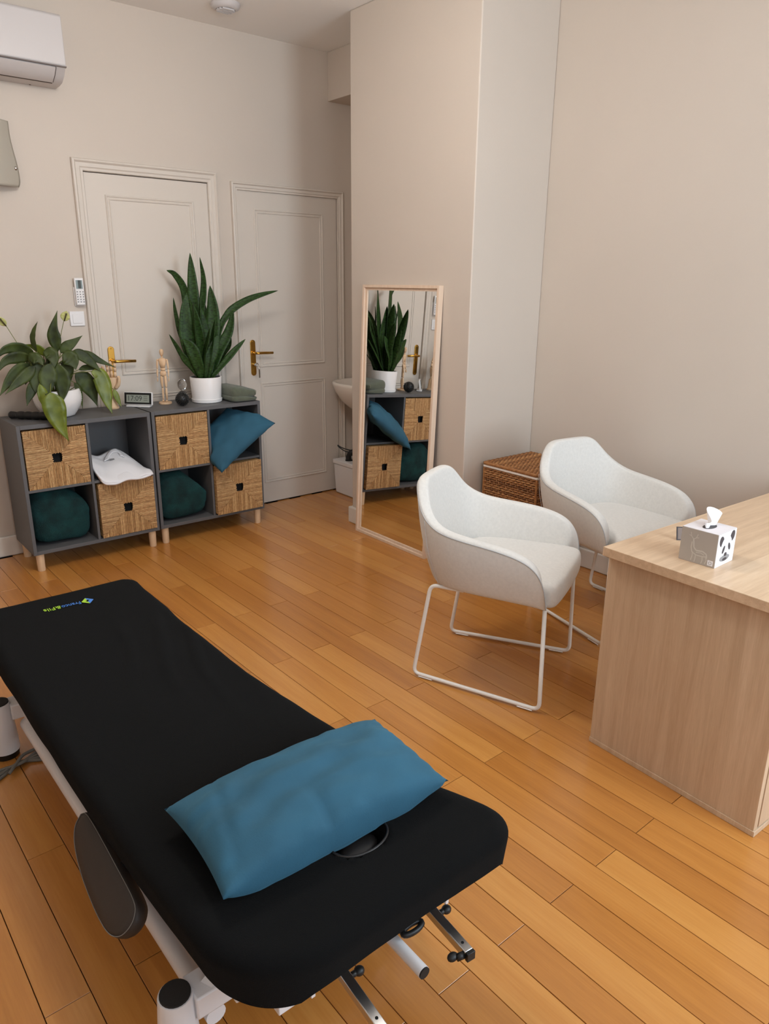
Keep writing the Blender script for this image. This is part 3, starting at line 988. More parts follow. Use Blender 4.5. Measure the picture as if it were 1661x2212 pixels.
# base: feet, rails, beams, lift arms
FEET = [(-1.228, -1.617), (-1.207, -2.94), (-0.66, -1.60), (-0.64, -2.93)]
for fx, fy in FEET:
    ft = MB().lathe([(0.0, 0.022), (0.043, 0.022), (0.0425, 0.06), (0.034, 0.192), (0.033, 0.195), (0.0, 0.195)], bl(fx, fy, 0), 28).build('foot', 'white_steel', bed, smooth=True)
    MB().lathe([(0.0, 0), (0.039, 0), (0.041, 0.022), (0.0, 0.022)], bl(fx, fy, 0), 24).build('rubber_foot', 'black_plastic', ft, smooth=True)
    MB().lathe([(0.0, 0.193), (0.0305, 0.193), (0.030, 0.199), (0.0, 0.199)], bl(fx, fy, 0), 24).build('end_cap', 'black_cap', ft, smooth=True)
for (ax, ay), (cx_, cy_) in ((FEET[0], FEET[2]), (FEET[1], FEET[3])):
    MB().box(ax - BO.x + 0.028, cx_ - BO.x - 0.028, ay - BO.y - 0.034, ay - BO.y + 0.034, 0.135, 0.188).build('cross_beam', 'white_steel', bed, bevel=0.004)
for xa, xb in ((-1.158, -1.136), (-0.73, -0.71)):
    MB().tube([bl(xa, -1.64, 0.105), bl(xb, -2.96, 0.105)], 0.0215, 16).build('foot_bar', 'white_steel', bed, smooth=True)
    for yy, xx in ((-1.66, xa), (-2.90, xb)):
        MB().box(xx - BO.x - 0.006, xx - BO.x + 0.006, yy - BO.y - 0.02, yy - BO.y + 0.02, 0.10, 0.15).build('bar_bracket', 'white_steel', bed)
for sg in (-0.16, 0.16):
    MB().tube([(sg, 0.60, 0.17), (sg, -0.45, 0.31)], 0.02, 4).build('lift_arm', 'white_steel', bed)
    MB().box(sg - 0.02, sg + 0.02, -0.80, 0.82, 0.295, 0.335).build('top_rail', 'white_steel', bed, bevel=0.003)
for yy in (-0.80, 0.0, 0.78):
    MB().box(-0.23, 0.25, yy - 0.02, yy + 0.02, 0.297, 0.333).build('top_cross_rail', 'white_steel', bed, bevel=0.003)
MB().tube([(-0.05, -0.3, 0.12), (-0.05, 0.30, 0.30)], 0.028, 16).build('lift_motor', 'black_plastic', bed, smooth=True)
MB().tube([bl(-1.175, -2.93, 0.13), bl(-1.06, -2.99, 0.30)], 0.017, 4).build('brace', 'white_steel', bed)
MB().tube([bl(-0.67, -2.93, 0.13), bl(-0.78, -2.99, 0.30)], 0.017, 4).build('brace', 'white_steel', bed)
# head section hardware
hp = MB().box(*[bl(-1.04, 0, 0)[0], bl(-0.66, 0, 0)[0]], bl(0, -3.145, 0)[1], bl(0, -3.02, 0)[1], 0.300, 0.308).build('head_plate', 'white_steel', bed, bevel=0.002)
for x in (-1.035, -0.70):
    MB().box(bl(x, 0, 0)[0] - 0.004, bl(x, 0, 0)[0] + 0.004, bl(0, -3.165, 0)[1], bl(0, -3.02, 0)[1], 0.270, 0.334).build('head_plate_flange', 'white_steel', bed)
for x0, y0, x1, y1, zz in ((-0.735, -3.05, -0.758, -3.285, 0.282), (-0.962, -3.05, -0.982, -3.30, 0.282)):
    tb = MB()
    p0, p1 = Vector(bl(x0, y0, zz)), Vector(bl(x1, y1, zz))
    d = (p1 - p0).normalized(); sd = Vector((-d.y, d.x, 0)) * 0.0095
    up = Vector((0, 0, 0.0095))
    vs = [p + a for p in (p0, p1) for a in (sd + up, -sd + up, -sd - up, sd - up)]
    tb.add(vs, [(0, 1, 2, 3), (7, 6, 5, 4), (0, 4, 5, 1), (1, 5, 6, 2), (2, 6, 7, 3), (3, 7, 4, 0)])
    ct = tb.build('headrest_tube', 'chrome', bed, bevel=0.0015)
    MB().add([p1 + d * k + a for k in (0, 0.008) for a in (sd + up, -sd + up, -sd - up, sd - up)], [(0, 1, 2, 3), (7, 6, 5, 4), (0, 4, 5, 1), (1, 5, 6, 2), (2, 6, 7, 3), (3, 7, 4, 0)]).build('tube_cap', 'black_plastic', ct, bevel=0.001)
    c = p1 - d * 0.02 + up
    MB().lathe([(0.0, 0), (0.003, 0), (0.003, 0.0008), (0.0, 0.0008)], c, 12).build('locking_hole', 'black_void', ct)
    kn = MB().tube([p1 - d * 0.004 - sd * 1.0, p1 - d * 0.006 - sd * 2.6], 0.007, 10)
    kn.ellipsoid(p1 - d * 0.012 - sd * 3.2, (0.012, 0.009, 0.008), 12, 8)
    kn.build('clamp_knob', 'black_plastic', ct, smooth='all')
    q = p0 + d * 0.13
    kn = MB().tube([q + sd, q + sd * 2.5], 0.006, 10); kn.ellipsoid(q + sd * 3.0, (0.011, 0.010, 0.009), 12, 8)
    kn.build('clamp_knob', 'black_plastic', ct, smooth='all')
for xa, xb in ((-1.10, -1.0), (-0.745, -0.61)):
    MB().box(xa - BO.x, xb - BO.x, -3.152 - BO.y, -3.02 - BO.y, 0.262, 0.298).build('headrest_bracket', 'white_steel', bed, bevel=0.002)
rt = MB().tube([bl(-0.846, -3.04, 0.275), bl(-0.848, -3.256, 0.275)], 0.0125, 18).build('release_tube', 'white_steel', bed, smooth=True)
MB().tube([bl(-0.848, -3.255, 0.275), bl(-0.848, -3.259, 0.275)], 0.0118, 18).build('tube_cap', 'black_cap', rt)
hd = MB()
hd.tube([bl(-0.815 + 0.024 * math.cos(k * PI / 10), -3.185 + 0.009 * math.sin(k * PI / 10), 0.300) for k in range(20)], 0.006, 8, closed=True)
hd.tube([bl(-0.80, -3.18, 0.302), bl(-0.80, -3.08, 0.302)], 0.006, 8)
hd.build('release_lever', 'black_plastic', bed, smooth='all')
# arm support pad hanging at the left side
arm_c = Vector(bl(-1.228, -2.662, 0.320))
b = MB()
outl = []
for k in range(40):
    a = k / 40
outline = [(0.0, 0.19), (0.028, 0.185), (0.050, 0.15), (0.066, 0.08), (0.074, 0.0), (0.076, -0.08), (0.070, -0.135), (0.052, -0.168), (0.025, -0.182), (0.0, -0.178), (-0.014, -0.15), (-0.016, -0.05), (-0.016, 0.1), (-0.012, 0.17)]
outl = spline([(u, v, 0) for u, v in outline] + [(0.0, 0.19, 0)], 4)[:-1]
# plane: u axis points outward-down, v axis along +y
ang = math.radians(52)
U = Vector((-math.cos(ang), 0, -math.sin(ang))); Vv = Vector((0.03, 1, 0)).normalized(); Nn = Vector((-math.sin(ang), 0, math.cos(ang)))
prof = [(0.88, -0.036), (0.97, -0.030), (1.0, -0.018), (1.0, -0.006), (0.975, 0.0), (0.9, 0.003), (0.5, 0.0045), (0.1, 0.005)]
cen = Vector((0.028, 0.0, 0))
def armp(i, j):
    q = cen + (outl[i] - cen) * prof[j][0]
    return arm_c + U * q.x + Vv * q.y + Nn * prof[j][1]
b.grid(len(outl), len(prof), armp, wrap_u=True)
b.f.append(tuple(i * len(prof) + len(prof) - 1 for i in range(len(outl))))
b.f.append(tuple(i * len(prof) for i in range(len(outl)))[::-1])
ap = b.build('arm_support', 'brown_vinyl', bed, smooth='all')
ap['label'] = 'dark brown vinyl arm pad with pale stitching'
st = [armp(i, 4) + Nn * 0.001 for i in range(len(outl))]
MB().tube(st, 0.0009, 5, closed=True).build('stitching', 'stitch', ap)
MB().tube([bl(-1.225, -2.69, 0.312), bl(-1.09, -2.69, 0.318)], 0.012, 10).build('arm_bracket', 'black_plastic', bed, smooth=True)

# =================================================================== CUSHIONS
def pillow_mesh(w_, d_, h, n=40, seed=1, conc=0.06, boxy=False):
    b = MB()
    def P(u, v, sg):
        x = u * w_ / 2 * (1 - conc * (1 - v * v) * abs(u) ** 3)
        y = v * d_ / 2 * (1 - conc * 1.6 * (1 - u * u) * abs(v) ** 3)
        prof = max(0.0, (1 - abs(u) ** 3.0)) ** 0.5 * max(0.0, (1 - abs(v) ** 2.4)) ** 0.6
        if boxy and sg < 0:
            prof = max(0.0, (1 - abs(u) ** 3)) ** 0.6 * max(0.0, (1 - abs(v) ** 14)) ** 0.5
            y *= 1 + 0.05 * prof * (1 - u * u)
        z = sg * h / 2 * prof
        if boxy:
            z += 0.020 * (1 - u * u) * v ** 4
        e = min(1 - abs(u), 1 - abs(v))
        wr = noise.noise(Vector((u * 3 + seed, v * 3, sg * 2.0))) * 0.10 * h * prof
        edge = max(0, 1 - e / 0.35) * min(1, e / 0.03)
        wr += edge * 0.035 * h * math.sin(18 * (u if (1 - abs(v)) < (1 - abs(u)) else v) + 3 * noise.noise(Vector((u * 4, v * 4, seed)))) * (0.5 + noise.noise(Vector((u * 2, v * 2, seed + 4))))
        return Vector((x, y, z + wr))
    for sg in (1, -1):
        b.grid(n + 1, n + 1, lambda i, j: P(-1 + 2 * i / n, -1 + 2 * j / n, sg))
    return b
pb = pillow_mesh(0.540, 0.272, 0.135, 48, seed=2, conc=0.04, boxy=True)
# soft fold at the near edge, a quarter from the left
for v in pb.v:
    if v.z > 0:
        gx = math.exp(-((v.x + 0.03) / 0.012) ** 2) * max(0, min(1, (-v.y - 0.02) / 0.1))
        v.z -= 0.012 * gx
        g2 = math.exp(-((v.x + 0.20 - 0.25 * v.y) / 0.008) ** 2)
        v.z -= 0.006 * g2 * (v.z / 0.06)
    else:
        v.z = max(v.z, -0.043 + 0.004 * noise.noise(v * 20))
pl = pb.build('pillow', 'blue_velvet', None, smooth='all')
pl.location = (-0.866, -2.913, BZ + 0.047)
pl.rotation_euler = (math.radians(3), math.radians(0), math.radians(-1.5))
tag(pl, 'rectangular petrol blue velvet pillow lying on the treatment table', 'pillow')

cb = pillow_mesh(0.46, 0.34, 0.12, 40, seed=5, conc=0.05)
# local: +y goes into the cabinet; inner half narrows to fit the cell
for v in cb.v:
    t_ = max(0, min(1, (v.y + 0.05) / 0.2))
    v.x *= 1 - 0.42 * t_
    v.z *= 1 - 0.15 * t_
P1, P2 = Vector((0.378, -0.105, 0.432)), Vector((0.712, -0.105, 0.660))
ex = (P2 - P1).normalized()
inw = Vector((-0.10, 0.30, 0.12)); ey = (inw - ex * inw.dot(ex)).normalized(); ez = ex.cross(ey)
mm = Matrix((ex, ey, ez)).transposed().to_4x4()
mid = (P1 + P2) / 2 + ey * 0.16
mm.translation = mid
inv = mm.inverted()
for k, v in enumerate(cb.v):        # pressed against the cell walls and hanging clear of the drawer below
    p = mm @ v
    if p.y > -0.012:
        p.x = min(max(p.x, 0.3615), 0.677)
        p.z = min(max(p.z, 0.460), 0.773)
        p.y = min(p.y, 0.325)
    if p.z < 0.445 and p.y > -0.036:
        p.y = -0.036
    cb.v[k] = inv @ p
cu = cb.build('cushion', 'blue_velvet', None, smooth='all')
cu.matrix_world = mm
tag(cu, 'petrol blue velvet cushion stuffed into the right cabinet, corner sticking out', 'cushion')

# =================================================================== BLANKETS IN THE LOWER CELLS
def blanket(label, x0, x1, z0, h, lean_, seed, y0=0.015, y1=0.30):
    b = MB()
    nu, nv = 56, 40
    wx = (x1 - x0) / 2; cx_ = (x0 + x1) / 2; wy = (y1 - y0) / 2; cy_ = (y0 + y1) / 2
    def P(i, j):
        th = 2 * PI * i / nu; ph = -PI / 2 + PI * j / (nv - 1)
        c, s_ = math.cos(th), math.sin(th)
        sq = lambda q, e: math.copysign(abs(q) ** e, q)
        x = sq(c, 0.35) * sq(math.cos(ph), 0.32); y = sq(s_, 0.4) * sq(math.cos(ph), 0.4); z = sq(math.sin(ph), 0.7)
        p = Vector((cx_ + wx * x, cy_ + wy * y, z0 + h * (z + 1) / 2))
        # slope off to one side near the top
        tz = max(0, (z + 0.1))
        p.z -= lean_ * tz * max(0, x) * 0.09
        nrm = Vector((x, y, z)).normalized()
        dsp = 0.010 * noise.noise(p * 9 + Vector((seed, 0, 0))) + 0.005 * noise.noise(p * 26 + Vector((0, seed, 0))) + 0.0016 * noise.noise(p * 90)
        p += nrm * (dsp - 0.007)
        p.z = max(p.z, z0)
        p.x = min(max(p.x, x0), x1)
        return p
    b.grid(nu, nv, P, wrap_u=True)
    o = b.build('plush_blanket', 'teal_plush', None, smooth='all')
    return tag(o, label, 'blanket', 'rolled teal plush blankets')
blanket('rolled dark teal plush blanket in the cabinet below the lily plant', -0.692, -0.372, 0.1215, 0.315, 0.8, 1.0)
blanket('rolled dark teal plush blanket in the cabinet below the snake plant', 0.019, 0.340, 0.1215, 0.305, 1.5, 7.0)

# =================================================================== FOLDED SHIRT
sh = thing('folded_shirt', 'folded white cotton shirt on the open shelf of the left cabinet', 'shirt', (-0.19, 0.08, 0.4565))
SO = Vector((-0.19, 0.08, 0.4565))
F_ = spline([(-0.338, 0.0, 0.500), (-0.303, -0.060, 0.446), (-0.180, -0.062, 0.452), (-0.036, -0.048, 0.455)], 10)
B_ = spline([(-0.340, 0.20, 0.585), (-0.250, 0.20, 0.550), (-0.165, 0.20, 0.575), (-0.118, 0.19, 0.556), (-0.036, 0.06, 0.466)], 8)
def along(P, u):
    k = u * (len(P) - 1); a = min(int(k), len(P) - 2)
    return P[a].lerp(P[a + 1], k - a)
def shirt_patch(name, squash, sd, inset):
    b = MB()
    nx, ny = 36, 26
    def P(i, j):
        u = inset + (1 - 2 * inset) * i / (nx - 1); v = j / (ny - 1)
        p = along(F_, u).lerp(along(B_, u), v)
        bulge = 0.012 * math.sin(PI * min(1, v * 1.15)) ** 0.7
        z = p.z + bulge + 0.009 * noise.noise(Vector((p.x * 14, p.y * 11, sd))) + 0.006 * math.sin(p.x * 60 + p.y * 45) * noise.noise(Vector((p.x * 6, p.y * 6, sd + 2)))
        if squash:
            z = 0.4665 + max(0, z - 0.4665) * 0.5 if p.y > -0.0 else z - 0.010
        return (p.x - SO.x, p.y - SO.y, z - SO.z)
    b.grid(nx, ny, P)
    return b.build(name, 'white_cloth', sh, smooth='all', solid=0.010, solid_off=-1 if not squash else 0)
shirt_patch('upper_fold', False, 1.0, 0.0)
shirt_patch('lower_fold', True, 4.0, 0.03)
def shirt_top(u, v):
    p = along(F_, u).lerp(along(B_, u), v)
    return Vector((p.x, p.y, p.z + 0.012 * math.sin(PI * min(1, v * 1.15)) ** 0.7 + 0.009 * noise.noise(Vector((p.x * 14, p.y * 11, 1.0)))))
b = MB()
def collar_p(i, j):
    a = PI * (-0.05 + 1.1 * i / 23); k = 1 - 0.11 * j
    return shirt_top(0.52 + 0.20 * k * math.cos(a), min(1.0, 0.70 + 0.27 * k * math.sin(a))) - SO + Vector((0, 0, 0.0055 + 0.002 * math.sin(PI * j / 4)))
b.grid(24, 5, collar_p)
b.build('collar', 'white_cloth', sh, smooth='all', solid=0.004, solid_off=0)
q = along(F_, 0.45).lerp(along(B_, 0.45), 0.62)
cp = MB().box(-0.014, 0.014, -0.005, 0.005, 0, 0.0006).build('chest_print', 'print_grey', sh)
cp.location = q - SO + Vector((0, 0, 0.0155)); cp.rotation_euler = (math.radians(24), 0, 0)

# =================================================================== SNAKE PLANT
PC = Vector((0.425, 0.165, 0.80))
sp = thing('snake_plant', 'tall snake plant with stiff dark leaves in a white pot', 'plant', PC)
MB().lathe([(0.0, 0.0), (0.084, 0.0), (0.090, 0.004), (0.093, 0.022), (0.086, 0.022), (0.084, 0.014), (0.0, 0.014)], (0, 0, 0), 48).build('saucer', 'white_ceramic', sp, smooth=True)
MB().lathe([(0.0, 0.016), (0.083, 0.016), (0.087, 0.020), (0.0955, 0.150), (0.0945, 0.153), (0.0885, 0.153), (0.087, 0.14), (0.0, 0.14)], (0, 0, 0), 48).build('pot', 'white_ceramic', sp, smooth=True)
MB().lathe([(0.0, 0.136), (0.086, 0.136), (0.086, 0.145), (0.03, 0.149), (0.0, 0.149)], (0, 0, 0), 24).build('soil', 'soil', sp)
VD = ray(830, 1106).normalized()
def leaf(parent, origin, pts, wmax, m, phi=0.0, fold=0.22, prof='snake', th=0.0022, name='leaf', n=7):
    c = spline(pts, n)
    k = len(c)
    b = MB()
    cols = [-1, -0.55, 0, 0.55, 1]
    rows = []
    for i, p in enumerate(c):
        t = i / (k - 1)
        tg = (c[min(i + 1, k - 1)] - c[max(i - 1, 0)]).normalized()
        vd = (p - CAM).normalized()
        a = tg.cross(vd)
        if a.length < 1e-4:
            a = Vector((1, 0, 0))
        a.normalize()
        nn = a.cross(tg).normalized()
        aa = a * math.cos(phi) + nn * math.sin(phi)
        n2 = aa.cross(tg).normalized()
        if prof == 'snake':
            wv = (0.50 + 0.62 * t - 0.15 * t * t) if t < 0.5 else 0.7725
            wv = min(1.0, 0.55 + 1.0 * t) * max(0.0, 1 - t ** 3.2) ** 0.8
            wv = max(wv, 0.012)
        else:
            tt = max(0.0, (t - 0.0))
            wv = max(0.015, (math.sin(PI * tt ** 0.72)) ** 1.05 * (1 - 0.18 * tt))
        for q in cols:
            rip = 0.06 * math.sin(9 * t * 3 + q * 2) * abs(q) if prof != 'snake' else 0.0
            rows.append(p + aa * (q * wmax / 2 * wv) - n2 * ((fold * abs(q) + rip) * wmax / 2 * wv) - origin)
    m_ = len(cols)
    b.grid(k, m_, lambda i, j: rows[i * m_ + j])
    return b.build(name, m, parent, smooth='all', solid=th, solid_off=0)
def s_px(x, y, d):
    return at_y(350 + x / 6.388, 540 + y / 6.388, d)
SN = [  # (pixel path, width in crop px, depth base, depth tip, twist)
    ([(560, 1740), (470, 1150), (428, 560), (385, 40)], 150, 0.20, 0.20, 0.1),
    ([(500, 1740), (370, 1000), (310, 560), (180, 340), (62, 280)], 92, 0.23, 0.26, 0.3),
    ([(580, 1740), (540, 1000), (572, 620), (572, 380), (520, 100)], 82, 0.22, 0.24, 0.4),
    ([(490, 1740), (290, 1250), (200, 920), (155, 660)], 60, 0.20, 0.25, 0.5),
    ([(480, 1740), (310, 1500), (205, 1330), (98, 1165)], 60, 0.17, 0.22, 0.5),
    ([(540, 1740), (370, 1350), (320, 950), (338, 590)], 165, 0.15, 0.17, -0.15),
    ([(570, 1740), (540, 1300), (470, 960), (380, 670)], 120, 0.13, 0.15, 0.35),
    ([(600, 1740), (600, 1200), (520, 880), (470, 680)], 110, 0.19, 0.20, -0.3),
    ([(640, 1740), (690, 1250), (705, 860), (660, 490)], 172, 0.17, 0.20, 0.15),
    ([(620, 1740), (605, 1100), (590, 850), (572, 690)], 80, 0.23, 0.25, 0.6),
    ([(700, 1740), (800, 1380), (925, 1120), (985, 830)], 130, 0.16, 0.14, 0.3),
    ([(680, 1740), (790, 1120), (900, 900), (1010, 790), (1200, 680), (1400, 610), (1600, 560)], 92, 0.18, 0.14, 0.35),
    ([(740, 1740), (850, 1450), (930, 1330), (955, 1205)], 52, 0.20, 0.24, 0.5),
    ([(730, 1740), (880, 1530), (1010, 1380), (1150, 1230)], 84, 0.13, 0.08, 0.4),
    ([(600, 1750), (650, 1520), (720, 1330), (770, 1170)], 140, 0.11, 0.11, -0.2),
    ([(550, 1750), (460, 1480), (390, 1330), (290, 1230)], 150, 0.11, 0.12, 0.1),
    ([(500, 1750), (400, 1590), (300, 1480), (240, 1380)], 90, 0.14, 0.15, 0.3),
    ([(650, 1740), (740, 1350), (770, 1150), (760, 900)], 110, 0.24, 0.27, 0.5),
    ([(560, 1740), (520, 1500), (480, 1250), (440, 1050)], 120, 0.26, 0.29, 0.8),
    ([(640, 1740), (600, 1400), (610, 1100), (640, 700)], 110, 0.26, 0.30, -0.7),
]
# leaves turned edge-on to the camera, broad when seen from the mirror side
SN += [([(560, 1740), (480, 1300), (450, 1000), (440, 720)], 150, 0.14, 0.06, 1.35), ([(620, 1740), (640, 1300), (650, 1000), (655, 760)], 150, 0.20, 0.27, 1.3),
       ([(590, 1740), (560, 1200), (540, 900), (530, 640)], 160, 0.17, 0.13, 1.45), ([(650, 1740), (700, 1350), (720, 1150), (735, 960)], 140, 0.12, 0.05, 1.3),
       ([(600, 1740), (590, 1350), (570, 1150), (560, 1000)], 150, 0.22, 0.31, 1.4), ([(570, 1740), (600, 1450), (640, 1250), (665, 1080)], 130, 0.12, 0.03, 1.3)]
for path, wpx, da, db, tw in SN:
    n_ = len(path) - 1
    pts = [s_px(x, y, da + (db - da) * (k / n_) ** 1.3) for k, (x, y) in enumerate(path)]
    # root inside the pot
    root = PC + Vector(((pts[0].x - PC.x) * 0.6, max(-0.055, min(0.055, (da - 0.165) * 0.6)), 0.143))
    pts[0] = root
    leaf(sp, PC, pts, 1.22 * wpx / 6.388 / 346.0, 'snake_leaf', tw, fold=0.25, th=0.003)

# =================================================================== PEACE LILY
LC = Vector((-0.442, 0.175, 0.80))
ly = thing('peace_lily', 'drooping peace lily in a round white ribbed planter', 'plant', LC)
prof = [(0.0, 0.0), (0.060, 0.0)]
for k in range(1, 25):
    a = k / 24
    z = 0.145 * a
    r = 0.062 + 0.060 * math.sin(PI * (0.06 + 0.62 * a)) ** 1.0
    prof.append((r + (0.0012 if k % 2 else -0.0004), z))
prof += [(prof[-1][0] - 0.008, 0.147), (prof[-1][0] - 0.012, 0.125), (0.0, 0.125)]
MB().lathe(prof, (0, 0, 0), 48).build('planter', 'white_ceramic', ly, smooth='all')
MB().lathe([(0.0, 0.122), (0.1, 0.122), (0.1, 0.130), (0.0, 0.133)], (0, 0, 0), 24).build('soil', 'soil', ly)
def l_px(x, y, d):
    return at_y(x / 5.537, 640 + y / 5.537, d)
crown = LC + Vector((0, 0, 0.13))
LL = [  # path, width px, depth start, depth end, twist, kind
    ([(690, 665), (650, 500), (640, 380), (685, 170)], 165, 0.17, 0.17, 0.1, 0),
    ([(725, 680), (790, 610), (880, 550), (988, 468)], 140, 0.16, 0.14, 0.1, 0),
    ([(440, 660), (395, 520), (410, 400), (450, 300)], 90, 0.18, 0.19, 0.8, 0),
    ([(410, 680), (230, 620), (60, 640), (-60, 760)], 150, 0.17, 0.14, 0.3, 0),
    ([(390, 745), (220, 730), (60, 780), (-70, 960)], 150, 0.13, 0.09, 0.2, 0),
    ([(360, 820), (230, 890), (100, 1030), (-5, 1195)], 170, 0.11, 0.06, 0.2, 0),
    ([(420, 830), (330, 930), (190, 1050), (60, 1175)], 140, 0.08, 0.03, 0.1, 0),
    ([(460, 800), (440, 940), (430, 1060), (425, 1160)], 210, 0.08, 0.05, 0.0, 0),
    ([(600, 800), (575, 950), (565, 1080), (575, 1240)], 225, 0.06, 0.03, 0.1, 0),
    ([(690, 810), (740, 980), (750, 1130), (735, 1295)], 210, 0.07, 0.04, -0.1, 0),
    ([(840, 700), (960, 700), (1100, 800), (1215, 905)], 150, 0.13, 0.10, 0.2, 0),
    ([(870, 690), (1040, 700), (1200, 775), (1385, 852)], 110, 0.18, 0.16, 0.2, 0),
    ([(1090, 900), (1190, 950), (1250, 1120), (1290, 1270), (1345, 1410)], 215, 0.12, 0.08, 0.2, 1),
    ([(900, 920), (1010, 1010), (1100, 1150), (1165, 1315)], 240, 0.17, 0.16, 0.2, 0),
    ([(885, 1030), (930, 1100), (965, 1200), (990, 1350)], 85, 0.14, 0.13, 0.5, 0),
    ([(600, 1150), (640, 1300), (710, 1520), (825, 1735)], 275, -0.035, -0.06, 0.05, 1),
    ([(470, 1050), (510, 1180), (540, 1290), (560, 1400)], 140, 0.04, 0.02, 0.4, 1),
    ([(420, 1010), (390, 1090), (350, 1200), (322, 1315)], 130, 0.07, 0.05, 0.2, 0),
    ([(520, 660), (600, 690), (640, 760), (640, 880)], 180, 0.11, 0.06, 0.1, 0),
    ([(750, 690), (830, 740), (880, 800), (910, 880)], 220, 0.12, 0.08, 0.1, 0),
    ([(340, 760), (400, 740), (470, 760), (520, 830)], 150, 0.09, 0.05, 0.3, 0),
    ([(940, 880), (1030, 855), (1120, 860), (1210, 905)], 85, 0.15, 0.13, 0.4, 0),
    ([(1360, 1110), (1385, 1180), (1420, 1260), (1455, 1325)], 80, 0.20, 0.19, 0.3, 1),
    ([(560, 720), (480, 640), (400, 600), (300, 575)], 110, 0.20, 0.22, 0.3, 1),
    ([(650, 720), (620, 800), (600, 900), (590, 1010)], 170, 0.14, 0.10, 0.6, 0),
    ([(760, 760), (800, 850), (790, 960), (780, 1060)], 170, 0.15, 0.11, 0.5, 0),
]
rl = random.Random(21)
for k in range(14):
    x0, y0 = rl.uniform(380, 860), rl.uniform(720, 900)
    dx_ = (x0 - 620) * rl.uniform(0.25, 0.6); dn_ = rl.uniform(130, 300)
    LL.append(([(x0, y0), (x0 + dx_ * 0.4, y0 + dn_ * 0.2 - 30), (x0 + dx_ * 0.8, y0 + dn_ * 0.6), (x0 + dx_, y0 + dn_)], rl.uniform(100, 170), rl.uniform(0.10, 0.2), rl.uniform(0.08, 0.22), rl.uniform(-0.7, 0.7), 0))
for path, wpx, da, db, tw, kind in LL:
    n_ = len(path) - 1
    pts = [l_px(x, y, da + (db - da) * k / n_) for k, (x, y) in enumerate(path)]
    lf = leaf(ly, LC, pts, 0.9 * wpx / 5.537 / 372.0, 'lily_leaf_young' if kind else 'lily_leaf', tw, fold=0.16, prof='lily', th=0.0012)
    # petiole from crown to leaf base
    p0 = crown + Vector(((pts[0].x - crown.x) * 0.18, (pts[0].y - crown.y) * 0.18, 0))
    dirn = (pts[1] - pts[0]).normalized()
    mid = (p0 + pts[0]) / 2 - dirn * 0.02 + Vector((0, 0, 0.03))
    MB().tube([q - LC for q in spline([p0, mid, pts[0]], 6)], 0.0022, 6).build('petiole', 'lily_stem', lf, smooth='all')
for stem, cen_, r_, d_ in (([(690, 700), (735, 430), (765, 290)], (782, 240), (52, 66), 0.19), ([(330, 760), (215, 575), (70, 350)], (15, 300), (40, 62), 0.17)):
    st_ = [l_px(x, y, d_) for x, y in stem]
    st_ = [crown] + st_
    sm = MB().tube([q - LC for q in spline(st_, 6)], 0.0016, 6).build('flower_stem', 'lily_stem', ly, smooth='all')
    c0 = l_px(stem[-1][0], stem[-1][1] + 6, d_)
    c1 = l_px(cen_[0] + (15 if cen_[0] > 100 else -45), cen_[1] - r_[1], d_ - 0.01)
    leaf(ly, LC, [c0, c0.lerp(c1, 0.4), c0.lerp(c1, 0.75), c1], 2 * r_[0] / 5.537 / 372.0, 'spathe', 0.1, fold=0.15, prof='lily', th=0.001, name='spathe')
    MB().tube([c0 - LC + Vector((0, -0.006, 0)), c0.lerp(c1, 0.75) - LC + Vector((0, -0.008, 0))], [0.003, 0.0042], 8).build('spadix', 'spadix', ly, smooth='all')

# =================================================================== OBJECTS ON THE CABINETS
# ridged massage roller
p0, p1 = Vector((-0.680, 0.235, 0.8215)), Vector((-0.470, 0.020, 0.8215))
rp_, rr_ = [], []
nR = 60
for k in range(nR + 1):
    t_ = k / nR
    rp_.append(p0.lerp(p1, t_))
    if t_ < 0.16:
        r = 0.0200 - 0.004 * (t_ / 0.16) ** 2 if t_ > 0.03 else 0.012 + 0.008 * (t_ / 0.03)
    else:
        r = 0.0175 + 0.0038 * abs(math.sin((t_ - 0.16) * PI * 7.2)) ** 0.6
    rr_.append(r)
ms = thing('massage_stick', 'black ridged massage roller lying beside the lily planter', 'massage roller', (p0.x, p0.y, 0.80))
MB().tube([p - Vector((p0.x, p0.y, 0.80)) for p in rp_[:11]], rr_[:11], 18).build('handle', 'black_plastic', ms, smooth='all')
MB().tube([p - Vector((p0.x, p0.y, 0.80)) for p in rp_[10:]], rr_[10:], 18).build('ridged_roller', 'black_plastic', ms, smooth='all')

# digital clock
dx = Vector((0.124, -0.132, 0)).normalized()
cl = thing('digital_clock', 'small white digital clock with grey display between the plants', 'clock', (0.012, 0.213, 0.80), math.atan2(dx.y, dx.x))
MB().box(-0.072, 0.072, -0.012, 0.030, 0.0, 0.010).build('stand', 'white_plastic', cl, bevel=0.003)
tilt = bpy.data.objects.new('case', None)
b = MB().box(-0.087, 0.087, -0.008, 0.008, 0.012, 0.086)
case = b.build('case', 'white_plastic', cl, bevel=0.003)
case.rotation_euler = (math.radians(-10), 0, 0)
MB().box(-0.083, 0.083, -0.0090, -0.0078, 0.016, 0.082).build('bezel', 'black_plastic', case, bevel=0.0004)
MB().box(-0.070, 0.070, -0.0098, -0.0088, 0.026, 0.070).build('display', 'lcd_grey', case)
text_mesh('display_digits', '17:09', 0.042, 'lcd_ink', case, (-0.020, -0.0100, 0.048), (PI / 2, 0, 0), 0.0001)
for zz in (0.036, 0.047, 0.058):
    MB().box(0.036, 0.060, -0.0101, -0.0098, zz, zz + 0.006).build('display_segment', 'lcd_faint', case)

